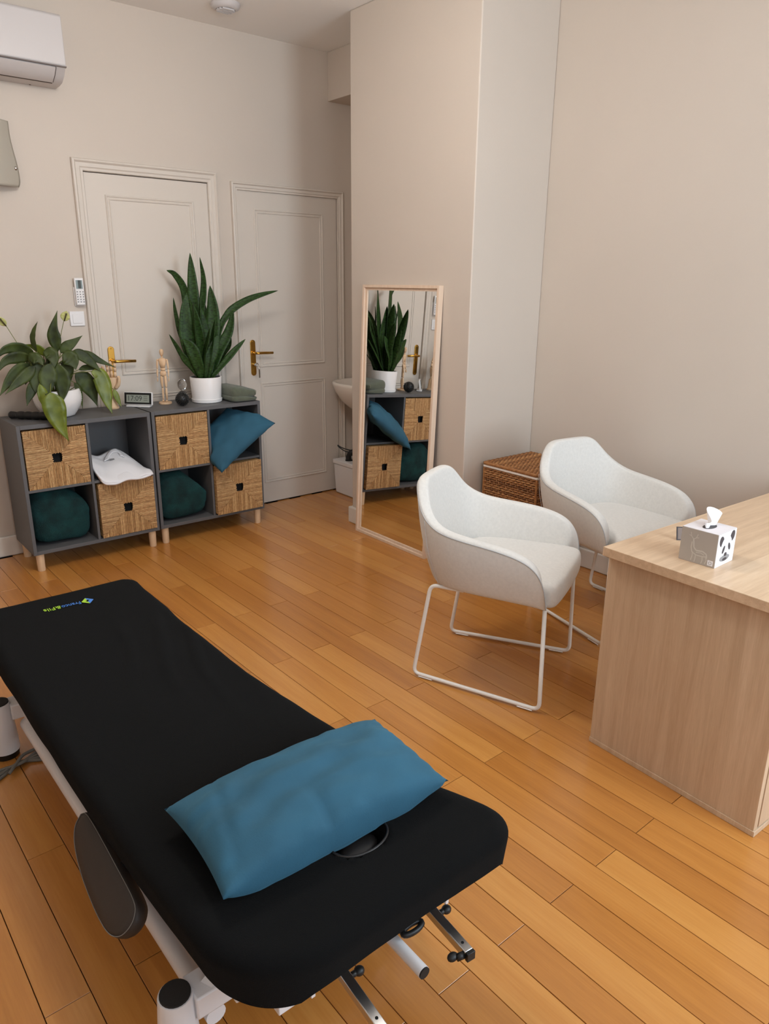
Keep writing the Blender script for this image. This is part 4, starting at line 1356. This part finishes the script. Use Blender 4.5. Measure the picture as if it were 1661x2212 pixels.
# wooden figure
FX, FY = 0.186, 0.232
fg = thing('artist_figure', 'jointed wooden artist figure standing on a round base', 'wooden figure', (FX, FY, 0.80), math.radians(-35))
MB().lathe([(0, 0), (0.036, 0), (0.038, 0.002), (0.038, 0.010), (0.036, 0.012), (0, 0.012)], (0, 0, 0), 32).build('base', 'manikin_wood', fg, smooth=True)
MB().tube([(0, 0.012, 0.012), (0, 0.012, 0.165)], 0.0012, 8).build('support_rod', 'steel', fg)
def limb(name, pts, rs, parent=fg):
    return MB().tube(spline([Vector(p) for p in pts], 4), [rs[min(int(k / 4), len(rs) - 1)] + (rs[min(int(k / 4) + 1, len(rs) - 1)] - rs[min(int(k / 4), len(rs) - 1)]) * ((k % 4) / 4) for k in range(4 * (len(pts) - 1) + 1)], 12).build(name, 'manikin_wood', parent, smooth='all')
MB().lathe([(0, 0.163), (0.012, 0.163), (0.019, 0.175), (0.0185, 0.188), (0.013, 0.196), (0, 0.196)], (0, 0, 0), 20, 1.0, 0.72).build('pelvis', 'manikin_wood', fg, smooth='all')
MB().lathe([(0, 0.198), (0.010, 0.198), (0.014, 0.205), (0.011, 0.213), (0, 0.213)], (0, 0, 0), 20, 1.1, 0.8).build('waist', 'manikin_wood', fg, smooth='all')
MB().lathe([(0, 0.214), (0.013, 0.214), (0.019, 0.235), (0.023, 0.258), (0.018, 0.268), (0.007, 0.272), (0, 0.272)], (0, 0, 0), 20, 1.0, 0.65).build('chest', 'manikin_wood', fg, smooth='all')
MB().tube([(0, 0, 0.270), (0, 0, 0.284)], 0.0055, 12).build('neck', 'manikin_wood', fg, smooth=True)
MB().lathe([(0, 0.281), (0.006, 0.282), (0.0125, 0.295), (0.0145, 0.307), (0.0125, 0.318), (0.006, 0.323), (0, 0.3235)], (0, -0.002, 0), 20, 0.86, 1.0).build('head', 'manikin_wood', fg, smooth='all')
for sg in (-1, 1):
    x = 0.029 * sg
    MB().ellipsoid((x * 0.92, 0, 0.260), (0.0065, 0.0065, 0.0065), 12, 8).build('shoulder_joint', 'manikin_wood', fg, smooth='all')
    limb('upper_arm', [(x, 0, 0.258), (x * 1.06, 0, 0.235), (x * 1.1, 0, 0.208)], [0.005, 0.0065, 0.0045])
    limb('forearm', [(x * 1.1, 0, 0.205), (x * 1.12, -0.004, 0.185), (x * 1.1, -0.010, 0.160)], [0.0045, 0.0055, 0.0035])
    MB().ellipsoid((x * 1.12, -0.012, 0.146), (0.0035, 0.006, 0.013), 12, 8).build('hand', 'manikin_wood', fg, smooth='all')
    hx_ = 0.0105 * sg
    kx = 0.012 * sg; ky = -0.006 if sg > 0 else 0.012
    limb('thigh', [(hx_, 0, 0.166), (kx, ky * 0.4, 0.13), (kx, ky * 0.7, 0.098)], [0.0085, 0.0098, 0.0062])
    limb('shin', [(kx, ky * 0.7, 0.095), (kx, ky, 0.066), (kx, ky + 0.004 * sg, 0.026)], [0.006, 0.0075, 0.0042])
    MB().ellipsoid((kx, ky - 0.008, 0.0185), (0.006, 0.015, 0.0065), 12, 8).build('foot', 'manikin_wood', fg, smooth='all')

# wooden articulated hand
HX, HY = -0.125, 0.245
hn = thing('artist_hand', 'wooden articulated hand model behind the lily leaves', 'wooden hand', (HX, HY, 0.80), math.radians(-30))
MB().lathe([(0, 0), (0.032, 0), (0.034, 0.003), (0.034, 0.010), (0.028, 0.016), (0.024, 0.05), (0.020, 0.088), (0, 0.088)], (0, 0, 0), 28).build('wrist_stand', 'manikin_wood', hn, smooth=True)
pts = []
MB().lathe([(0, 0.088), (0.018, 0.088), (0.026, 0.11), (0.037, 0.145), (0.039, 0.170), (0.036, 0.178), (0, 0.178)], (0, 0, 0), 24, 1.0, 0.42).build('palm', 'manikin_wood', hn, smooth=True)
for k, (x, L_) in enumerate(((-0.0285, 0.062), (-0.0095, 0.082), (0.0095, 0.090), (0.0285, 0.078))):
    z = 0.179
    for j, fr_ in enumerate((0.42, 0.32, 0.26)):
        z2 = z + L_ * fr_
        MB().tube([(x * (1 + 0.06 * j), -0.002 * j * j, z), (x * (1 + 0.06 * j), -0.002 * j * j - 0.001, (z + z2) / 2), (x * (1 + 0.06 * (j + 1)), -0.002 * (j + 1) ** 2, z2 - 0.0015)], [0.0078, 0.0085, 0.0066], 10).build('finger_segment', 'manikin_wood', hn, smooth='all')
        z = z2
MB().tube(spline([(0.026, -0.006, 0.118), (0.044, -0.014, 0.140), (0.050, -0.018, 0.165), (0.050, -0.020, 0.188)], 4), [0.011] * 5 + [0.0095] * 4 + [0.0085] * 3 + [0.006], 12).build('thumb', 'manikin_wood', hn, smooth='all')

# spiky massage ball
BR = 0.040
mb = thing('massage_ball', 'black knobbly massage ball in front of the hourglass', 'ball', (0.236, 0.100, 0.80 + BR))
MB().ellipsoid((0, 0, 0), (BR - 0.003,) * 3, 28, 18).build('ball_core', 'black_plastic', mb, smooth='all')
b = MB()
ng = 150
for k in range(ng):
    zz = 1 - 2 * (k + 0.5) / ng
    rr2 = math.sqrt(1 - zz * zz); a = k * PI * (3 - math.sqrt(5))
    d = Vector((rr2 * math.cos(a), rr2 * math.sin(a), zz))
    b.tube([d * (BR - 0.005), d * (BR - 0.0005), d * (BR + 0.0008)], [0.0036, 0.0026, 0.0010], 6)
o = b.build('knobs', 'black_plastic', mb, smooth='all'); o['kind'] = 'stuff'

# hourglass
hg = thing('hourglass', 'small clear hourglass beside the white plant pot', 'hourglass', (0.300, 0.235, 0.80))
pf = [(0.0, 0.004), (0.020, 0.004)]
def bulb(z):
    u = abs(z - 0.072) / 0.066
    return 0.003 + 0.026 * math.sin(PI * min(1, u) ** 0.75 * 0.86) ** 0.9
hp_ = [(max(0.0034, bulb(0.006 + 0.132 * k / 30)), 0.006 + 0.132 * k / 30) for k in range(31)]
inner = [(r - 0.0012, z) for r, z in hp_][::-1]
g = MB(); g.lathe([(0.0, 0.0045)] + hp_ + [(0.0, 0.1395)], (0, 0, 0), 28)
g.build('glass_bulbs', 'clear_glass', hg, smooth='all')
MB().lathe([(0, 0), (0.026, 0), (0.027, 0.002), (0.026, 0.005), (0, 0.005)], (0, 0, 0), 28).build('base_disc', 'clear_glass', hg, smooth=True)
MB().lathe([(0, 0.008), (0.020, 0.008), (0.022, 0.014), (0.012, 0.030), (0.0, 0.036)], (0, 0, 0), 20).build('sand', 'sand', hg, smooth='all')

# folded towel
tw_ = thing('folded_towel', 'folded sage green towel beside the snake plant pot', 'towel', (0.600, 0.085, 0.80), math.radians(0))
def towel_part(z0, z1, x0, x1, y0, y1, seed, name):
    b = MB()
    nu, nv = 44, 18
    def P(i, j):
        th = 2 * PI * i / nu; ph = -PI / 2 + PI * j / (nv - 1)
        sq = lambda q, e: math.copysign(abs(q) ** e, q)
        x = sq(math.cos(th), 0.3) * sq(math.cos(ph), 0.25); y = sq(math.sin(th), 0.3) * sq(math.cos(ph), 0.25); z = sq(math.sin(ph), 0.8)
        p = Vector(((x0 + x1) / 2 + (x1 - x0) / 2 * x, (y0 + y1) / 2 + (y1 - y0) / 2 * y, (z0 + z1) / 2 + (z1 - z0) / 2 * z))
        if z > 0:
            p.z += 0.004 * noise.noise(p * 22 + Vector((seed, 0, 0))) - 0.022 * max(0, x + 0.4) * (z)
        return p
    b.grid(nu, nv, P, wrap_u=True)
    return b.build(name, 'green_towel', tw_, smooth='all')
towel_part(0.0, 0.046, -0.078, 0.098, -0.080, 0.150, 1, 'lower_fold')
towel_part(0.022, 0.098, -0.078, 0.096, -0.079, 0.148, 5, 'upper_fold')
MB().tube(spline([(0.076, -0.081, 0.045), (0.076, -0.078, 0.060), (0.074, -0.06, 0.066), (0.074, 0.05, 0.070)], 5), 0.0016, 6).build('border_stripe', 'towel_band', tw_, smooth='all')

# =================================================================== WALL THINGS
ac = thing('air_conditioner', 'white split air conditioner high on the door wall', 'air conditioner', (-0.60, YW, 2.45))
# profile in (y,z) local, y negative = out from wall; x from -0.42 to 0.395
X0, X1 = -0.44, 0.392
prof_ = [(0.0, 0.0), (-0.07, 0.0), (-0.120, 0.006), (-0.165, 0.030), (-0.196, 0.062), (-0.200, 0.064), (-0.206, 0.070), (-0.206, 0.120), (-0.200, 0.280), (-0.188, 0.292), (0.0, 0.295)]
MB().prism(prof_, 'x', X0, X1).build('body', 'ac_white', ac, bevel=0.004)
MB().box(X0 + 0.001, X1 + 0.001, -0.208, -0.12, 0.0605, 0.0655).build('panel_seam', 'ac_seam', ac)
fp = [(-0.198, 0.057), (-0.170, 0.0285), (-0.124, 0.0035), (-0.119, 0.0035), (-0.119, 0.010), (-0.165, 0.034), (-0.192, 0.060)]
MB().prism([(y - 0.0035, z - 0.0025) for y, z in fp], 'x', X0 + 0.06, X1 - 0.05).build('air_flap', 'ac_white', ac, bevel=0.001)
for a, c in ((X0 + 0.056, X0 + 0.06), (X1 - 0.05, X1 - 0.046)):
    MB().prism([(y - 0.0008, z - 0.0006) for y, z in fp], 'x', a, c).build('flap_gap', 'dark_slot', ac)
MB().box(X0 + 0.06, X1 - 0.05, -0.1215, -0.112, -0.0005, 0.006).build('flap_gap', 'dark_slot', ac)
for x in (0.10, 0.26):
    MB().box(x, x + 0.008, -0.02, -0.012, -0.0012, 0.0).build('screw_cover', 'dark_slot', ac)

# sconce: curved frosted glass held by steel buttons
sc = thing('wall_sconce', 'frosted glass wall light with wavy edge left of the door', 'wall lamp', (-0.60, YW, 2.10))
b = MB()
def scp(i, j):
    v = j / 24
    z = -0.140 + 0.305 * v
    half = 0.140 + 0.018 * math.cos(PI * v * 1.0) * (1 if v < 1 else 0) - 0.0 * v
    half = 0.132 + 0.022 * (0.5 + 0.5 * math.cos(PI * min(1, max(0, (v - 0.15) / 0.7))))
    if v < 0.12:
        half -= 0.010 * ((0.12 - v) / 0.12) ** 2
    u = -1 + 2 * i / 24
    return (u * half, -0.035 - 0.055 * (1 - u * u), z)
b.grid(25, 25, scp)
b.build('glass_shade', 'frosted_glass', sc, smooth='all', solid=0.006)
MB().box(-0.06, 0.06, -0.03, 0.0, -0.08, 0.10).build('wall_bracket', 'white_plastic', sc, bevel=0.004)
for x in (-0.136, 0.136):
    MB().tube([(x, 0.0, -0.052), (x, -0.043, -0.052)], 0.004, 10).build('standoff', 'steel', sc)
    MB().ellipsoid((x, -0.045, -0.052), (0.010, 0.008, 0.010), 16, 10).build('button_cap', 'steel', sc, smooth='all')

# remote control in its wall holder
rc = thing('remote_control', 'white remote control hanging in a holder above the light switch', 'remote control', (-0.207, YW, 1.370))
MB().box(-0.030, 0.024, -0.012, 0.0, 0.0, 0.10).build('holder', 'white_plastic', rc, bevel=0.003)
bd = MB().box(-0.026, 0.024, -0.030, -0.013, 0.004, 0.150).build('body', 'white_plastic', rc, bevel=0.005)
MB().box(-0.019, 0.016, -0.0312, -0.0298, 0.092, 0.138).build('screen', 'lcd', bd)
MB().box(-0.008, 0.008, -0.0318, -0.0308, 0.094, 0.137).build('screen_content', 'lcd_ink', bd)
for r_ in range(5):
    for c_ in range(3):
        MB().lathe([(0, 0), (0.0042, 0), (0.0036, 0.0012), (0, 0.0012)], (0, 0, 0), 10, 1.0, 0.8).build('button', 'button_grey', bd).matrix_local = Matrix.Translation((-0.016 + 0.0155 * c_, -0.0298, 0.076 - 0.0135 * r_)) @ Matrix.Rotation(PI / 2, 4, 'X')

ls = thing('light_switch', 'square white light switch beside the left door frame', 'light switch', (-0.232, YW, 1.301))
MB().box(-0.040, 0.040, -0.009, 0.0, -0.040, 0.040).build('plate', 'white_plastic', ls, bevel=0.003)
MB().box(-0.0255, 0.0255, -0.012, -0.009, -0.0255, 0.0255).build('rocker', 'white_plastic', ls, bevel=0.0012)

# round ceiling air vent
cvn = thing('ceiling_vent', 'round white air vent on the ceiling', 'air vent', (0.605, 0.02, ZC))
MB().lathe([(0, 0), (0.078, 0), (0.080, -0.006), (0.074, -0.020), (0.056, -0.030), (0.052, -0.030), (0.050, -0.022), (0, -0.022)][::-1], (0, 0, 0), 40).build('ring', 'ac_white', cvn, smooth=True)
b = MB().lathe([(0, -0.0225), (0.050, -0.0225), (0.050, -0.024), (0, -0.024)], (0, 0, 0), 32).build('dark_recess', 'dark_slot', cvn)
for k in range(5):
    y = -0.034 + 0.017 * k
    hx2 = math.sqrt(0.048 ** 2 - y * y)
    MB().box(-hx2, hx2, y - 0.0045, y + 0.0045, -0.036, -0.024).build('slat', 'ac_white', cvn, bevel=0.001)

# hanging globe lamp (above the frame)
clp = thing('ceiling_lamp', 'round opal globe lamp hanging from the ceiling mid room', 'ceiling lamp', (LAMP[0], LAMP[1], ZC))
MB().lathe([(0, 0), (0.06, 0), (0.058, -0.012), (0.02, -0.03), (0, -0.03)][::-1], (0, 0, 0), 32).build('ceiling_rose', 'white_metal', clp, smooth=True)
MB().tube([(0, 0, -0.02), (0, 0, LAMP[2] + LAMP[3] - ZC)], 0.004, 8).build('flex', 'white_plastic', clp)
mat('opal_glow', (1, 0.96, 0.9, 1), 0.5, emit=(LAMP_COLOR, LAMP_STRENGTH))
MB().ellipsoid((0, 0, LAMP[2] - ZC), (LAMP[3],) * 3, 32, 20).build('globe', 'opal_glow', clp, smooth='all')

# =================================================================== NOOK: BASIN, BOX, CABLE
bs = thing('wash_basin', 'white ceramic hand basin in the nook behind the mirror', 'basin', (XR, 0.09, 0.60))
b = MB()
nb = 40
prB = [(0.0, 0.0), (0.30, 0.0), (0.55, 0.03), (0.80, 0.10), (0.95, 0.175), (1.0, 0.218), (1.0, 0.232), (0.975, 0.238), (0.90, 0.232), (0.80, 0.20), (0.6, 0.15), (0.3, 0.13), (0.0, 0.128)]
def basin_p(i, j):
    th = PI * i / (nb - 1)
    r, z = prB[j]
    s_ = math.sin(th); c_ = math.cos(th)
    x = -0.315 * math.copysign(abs(s_) ** 0.75, s_) * r
    y = 0.27 * math.copysign(abs(c_) ** 0.75, c_) * r
    return (x, y, z)
b.grid(nb, len(prB), basin_p)
b.build('bowl', 'basin_ceramic', bs, smooth='all')
MB().tube([(-0.10, 0.0, 0.0), (-0.10, 0.0, -0.12), (-0.10, 0.0, -0.16)], [0.016, 0.016, 0.024], 14).build('waste_trap', 'steel', bs, smooth=True)
MB().tube(fillet([(-0.10, 0, -0.16), (-0.10, 0, -0.2), (-0.0, 0, -0.2)], 0.03), 0.016, 12).build('waste_pipe', 'white_plastic', bs, smooth='all')
MB().tube(fillet([(-0.05, 0.0, 0.23), (-0.05, 0.0, 0.33), (-0.15, 0.0, 0.33), (-0.15, 0, 0.30)], 0.03), 0.010, 12).build('tap', 'chrome', bs, smooth='all')

bx_ = thing('storage_box', 'low white lidded box on the floor under the basin', 'box', (1.482, 0.0, 0.0))
MB().add([(0.012, -0.20, 0), (0.215, -0.20, 0), (0.215, 0.318, 0), (0.012, 0.318, 0), (0, -0.205, 0.225), (0.220, -0.205, 0.225), (0.220, 0.325, 0.225), (0, 0.325, 0.225)],
         [(0, 3, 2, 1), (4, 5, 6, 7), (0, 1, 5, 4), (1, 2, 6, 5), (2, 3, 7, 6), (3, 0, 4, 7)]).build('body', 'white_plastic', bx_, bevel=0.01, seg=3)
MB().box(-0.004, 0.222, -0.208, 0.328, 0.225, 0.258).build('lid', 'white_plastic', bx_, bevel=0.006, seg=3)
MB().box(-0.0045, 0.222, 0.0, 0.09, 0.212, 0.228).build('latch', 'white_plastic', bx_, bevel=0.003)

pg = thing('power_adapter', 'black power adapter with looped cord on the white box', 'power adapter', (1.535, 0.205, 0.258))
MB().tube(spline([(0.0, 0.0, 0.0), (0.0, 0.0, 0.03), (0.01, -0.01, 0.055), (0.035, -0.03, 0.07)], 5), [0.021, 0.021, 0.0215, 0.022, 0.022, 0.021, 0.019, 0.019, 0.02, 0.021, 0.021, 0.022, 0.022, 0.022, 0.021, 0.018], 14).build('body', 'black_plastic', pg, smooth='all')
MB().lathe([(0, 0), (0.026, 0), (0.026, 0.008), (0.02, 0.012), (0, 0.012)], (0, 0, 0), 18).build('plug', 'black_plastic', pg, smooth=True)
MB().tube(spline([(0.03, -0.02, 0.07), (0.0, 0.03, 0.062), (-0.03, 0.075, 0.09), (-0.035, 0.085, 0.105), (-0.02, 0.06, 0.09), (0.02, 0.0, 0.075), (0.05, -0.05, 0.095), (0.06, -0.10, 0.06), (0.05, -0.14, 0.006)], 6), 0.004, 8).build('cord', 'black_plastic', pg, smooth='all')
MB().tube(spline([(0.015, -0.02, 0.006), (0.0, -0.08, 0.005), (0.01, -0.16, 0.005), (0.06, -0.22, 0.005)], 6), 0.004, 8).build('cord', 'black_plastic', pg, smooth='all')

# =================================================================== LAUNDRY BASKET
lb = thing('laundry_basket', 'square brown wicker laundry basket with lid in the corner', 'basket', (1.302, -1.722, 0.0))
LW, LD, LH = 0.385, 0.365, 0.555
MB().box(0.006, LW - 0.006, 0.006, LD - 0.006, 0.004, LH).build('inner_box', 'wicker_dark', lb)
def weave(b, o, du, dv, dn, U_, V_, nrow, nst, seed, amp=0.0035):
    """horizontal withies waving round upright stakes on a face with origin o, u,v axes, outward normal dn"""
    rn = random.Random(seed)
    o, du, dv, dn = Vector(o), Vector(du), Vector(dv), Vector(dn)
    for r_ in range(nrow):
        v = (r_ + 0.5) * V_ / nrow
        pts = []; nn = nst * 3
        for k in range(nn + 1):
            u = U_ * k / nn
            w_ = amp * math.sin(PI * (k / 3.0) + PI * r_ * 1.0)
            pts.append(o + du * u + dv * (v + rn.uniform(-0.0012, 0.0012)) + dn * (w_ + rn.uniform(-0.0006, 0.0006)))
        b.tube(pts, V_ / nrow * 0.46, 5, cap=True)
    for k in range(nst):
        u = U_ * (k + 0.5) / nst
        b.tube([o + du * u, o + du * u + dv * V_], 0.003, 5)
for nm, o_, du, dv, dn, U_, V_, sd in (('woven_side', (0.003, 0, 0.0), (0, 1, 0), (0, 0, 1), (-1, 0, 0), LD, LH, 1), ('woven_side', (0, 0.003, 0.0), (1, 0, 0), (0, 0, 1), (0, -1, 0), LW, LH, 2),
                                      ('woven_side', (LW - 0.003, 0, 0.0), (0, 1, 0), (0, 0, 1), (1, 0, 0), LD, LH, 3), ('woven_side', (0, LD - 0.003, 0.0), (1, 0, 0), (0, 0, 1), (0, 1, 0), LW, LH, 4)):
    b = MB(); weave(b, o_, du, dv, dn, U_, V_, 46, 22, sd)
    o = b.build(nm, 'wicker', lb, smooth='all'); o['kind'] = 'stuff'
for x, y in ((0.0, 0.0), (LW, 0.0), (0, LD), (LW, LD)):
    MB().tube([(x, y, 0.0), (x, y, LH)], 0.006, 8).build('corner_post', 'wicker', lb, smooth=True)
MB().box(-0.006, LW + 0.006, -0.006, LD + 0.006, LH, LH + 0.014).build('cloth_liner', 'liner_cloth', lb, bevel=0.004)
MB().box(0.0, LW, 0.0, LD, LH + 0.015, LH + 0.026).build('lid_board', 'wicker_dark', lb)
b = MB(); weave(b, (0, 0, LH + 0.028), (1, 0, 0), (0, 1, 0), (0, 0, 1), LW, LD, 34, 22, 9)
o = b.build('woven_lid', 'wicker', lb, smooth='all'); o['kind'] = 'stuff'
for a, c in (((0, 0), (LW, 0)), ((LW, 0), (LW, LD)), ((LW, LD), (0, LD)), ((0, LD), (0, 0))):
    nn = 30
    pts = []; rs = []
    for k in range(nn * 3 + 1):
        t_ = k / (nn * 3)
        pts.append((a[0] + (c[0] - a[0]) * t_, a[1] + (c[1] - a[1]) * t_, LH + 0.022)); rs.append(0.0095 + 0.0011 * math.sin(k * 2.1))
    MB().tube(pts, rs, 8).build('lid_edge', 'wicker', lb, smooth='all')

# =================================================================== TISSUE BOX AND CARD ON THE DESK
ZD = 0.722
tb = thing('tissue_box', 'cube tissue box with panda and deer prints on the desk', 'tissue box', (0.424, -3.090, ZD), math.radians(1.0))
TW, TH = 0.111, 0.103
MB().box(0, TW, 0, TW, 0, TH).build('carton', 'tissue_shaded', tb, bevel=0.0008)
MB().box(0.0006, TW - 0.0006, -0.0006, 0.001, 0.0006, TH - 0.0006).build('panda_side', 'tissue_white', tb)
MB().box(0.0006, TW - 0.0006, 0.0006, TW - 0.0006, TH - 0.001, TH + 0.0006).build('top_face', 'tissue_white', tb)
def blob(name, cx_, cz, rx, rz_, m, d, rot=0.0, n=20, face='panda'):
    pts = []
    for k in range(n):
        a = 2 * PI * k / n
        x, z = rx * math.cos(a), rz_ * math.sin(a)
        pts.append((cx_ + x * math.cos(rot) - z * math.sin(rot), cz + x * math.sin(rot) + z * math.cos(rot)))
    if face == 'panda':
        return MB().prism(pts, 'y', -0.0006 - d, -0.0005).build(name, m, tb)
    return MB().prism(pts, 'x', -d, 0.0002).build(name, m, tb)
blob('panda_ear', 0.024, 0.078, 0.013, 0.017, 'print_dark', 0.0003, 0.35)
blob('panda_ear', 0.088, 0.084, 0.013, 0.017, 'print_dark', 0.0003, -0.35)
blob('panda_head', 0.056, 0.054, 0.033, 0.037, 'print_white', 0.0005)
blob('panda_chin', 0.054, 0.022, 0.030, 0.010, 'print_grey', 0.0006)
blob('panda_eye', 0.040, 0.050, 0.0065, 0.013, 'print_dark', 0.0008, -0.45)
blob('panda_eye', 0.074, 0.054, 0.0065, 0.013, 'print_dark', 0.0008, 0.45)
blob('panda_nose', 0.056, 0.033, 0.0085, 0.006, 'print_dark', 0.0009)
blob('panda_mouth', 0.055, 0.018, 0.014, 0.0045, 'print_dark', 0.0008)
# deer outline on the -x face: y runs away from the viewer's right
def deer(pts, w_):
    b = MB()
    for (a, c) in zip(pts, pts[1:]):
        a, c = Vector((0, a[0], a[1])), Vector((0, c[0], c[1]))
        d = (c - a).normalized(); n_ = Vector((0, -d.z, d.y)) * w_
        b.add([a + n_, c + n_, c - n_, a - n_], [(0, 1, 2, 3)])
    return b
lines = [([(0.082, 0.092), (0.079, 0.080), (0.072, 0.072), (0.064, 0.078), (0.060, 0.090)], 0.0012), ([(0.079, 0.080), (0.086, 0.083)], 0.0010), ([(0.064, 0.078), (0.056, 0.080)], 0.0010),
         ([(0.072, 0.072), (0.070, 0.062), (0.068, 0.048), (0.060, 0.040), (0.040, 0.042), (0.028, 0.036), (0.026, 0.024)], 0.0022), ([(0.075, 0.064), (0.076, 0.046), (0.072, 0.032), (0.058, 0.026), (0.040, 0.026), (0.030, 0.028)], 0.0016),
         ([(0.070, 0.034), (0.070, 0.020), (0.073, 0.006)], 0.0013), ([(0.060, 0.028), (0.060, 0.016), (0.062, 0.004)], 0.0013), ([(0.040, 0.028), (0.038, 0.016), (0.041, 0.004)], 0.0013), ([(0.030, 0.030), (0.026, 0.018), (0.030, 0.006)], 0.0013),
         ([(0.060, 0.034), (0.045, 0.036), (0.034, 0.032)], 0.0012)]
b = MB()
for pts, w_ in lines:
    q = deer(pts, w_)
    b.add([(-0.0004, v.y, v.z) for v in q.v], q.f)
b.build('deer_print', 'print_line', tb)
MB().box(-0.0006, 0.0, 0.006, 0.022, 0.005, 0.021).build('recycling_mark', 'print_white', tb)
MB().tube([(-0.0007, 0.014 + 0.0045 * math.cos(k * PI / 8), 0.013 + 0.0045 * math.sin(k * PI / 8)) for k in range(16)], 0.0006, 4, closed=True).build('recycling_ring', 'print_grey', tb)
MB().lathe([(0, TH + 0.0004), (0.030, TH + 0.0004), (0.030, TH + 0.0009), (0, TH + 0.0009)], (TW / 2, TW / 2, 0), 28, 1.0, 0.55).build('slot', 'print_dark', tb)
b = MB()
def tissue(i, j):
    u = -1 + 2 * i / 16; v = j / 12
    x = TW / 2 + u * (0.026 + 0.012 * v) + 0.012 * v
    y = TW / 2 + 0.012 * math.sin(u * 4 + 1.0) * (0.4 + v) + 0.008 * v
    z = TH + 0.0012 + v * (0.038 + 0.012 * math.sin(u * 3 + 0.6) + 0.010 * u) * (1 - 0.25 * u * u)
    return (x, y, z)
b.grid(17, 13, tissue)
b.build('tissue', 'tissue_paper', tb, smooth='all', solid=0.0012, solid_off=0)

cr = thing('card_frame', 'small dark edged card leaning behind the tissue box', 'card', (0.582, -2.900, ZD), math.radians(48))
fr = MB().box(-0.017, 0.017, 0.0, 0.003, 0.0, 0.044).build('card', 'print_dark', cr, bevel=0.0005)
MB().box(-0.0135, 0.0135, -0.0008, 0.0, 0.0035, 0.0405).build('card_face', 'card_brown', fr)
cr.rotation_euler = (math.radians(-18), 0, math.radians(-40))

# =================================================================== POWER CORD ON THE FLOOR
cdp = thing('extension_cord', 'bundled grey power cord on the floor by the treatment table', 'cord', (-1.22, -1.71, 0.0))
rn = random.Random(4)
for k in range(4):
    oy = 0.012 * (k - 1.5)
    pts = [(-0.45, -0.08 + oy * 2, 0.0055), (-0.20, -0.075 + oy * 2, 0.0055), (-0.06, -0.02 + oy, 0.0055 + 0.0045 * (k % 2)), (0.01, 0.0 - oy * 0.6, 0.007 + 0.003 * k), (0.08, 0.01 + oy * 1.6, 0.0055), (0.18, 0.0 + oy * 2.4, 0.0055), (0.26, -0.02 + oy * 2, 0.0055)]
    MB().tube(spline(pts, 6), 0.0052, 8).build('cord_strand', 'cord_grey', cdp, smooth='all')
pts = [(-0.03, -0.04, 0.0135), (0.0, -0.01, 0.021), (0.03, 0.03, 0.017), (0.08, 0.06, 0.0055), (0.16, 0.08, 0.0055)]
MB().tube(spline(pts, 6), 0.0052, 8).build('cord_strand', 'cord_grey', cdp, smooth='all')
for o in list(bpy.data.objects):
    if o.type == 'EMPTY' and not o.children and not o.get('label'):
        bpy.data.objects.remove(o)
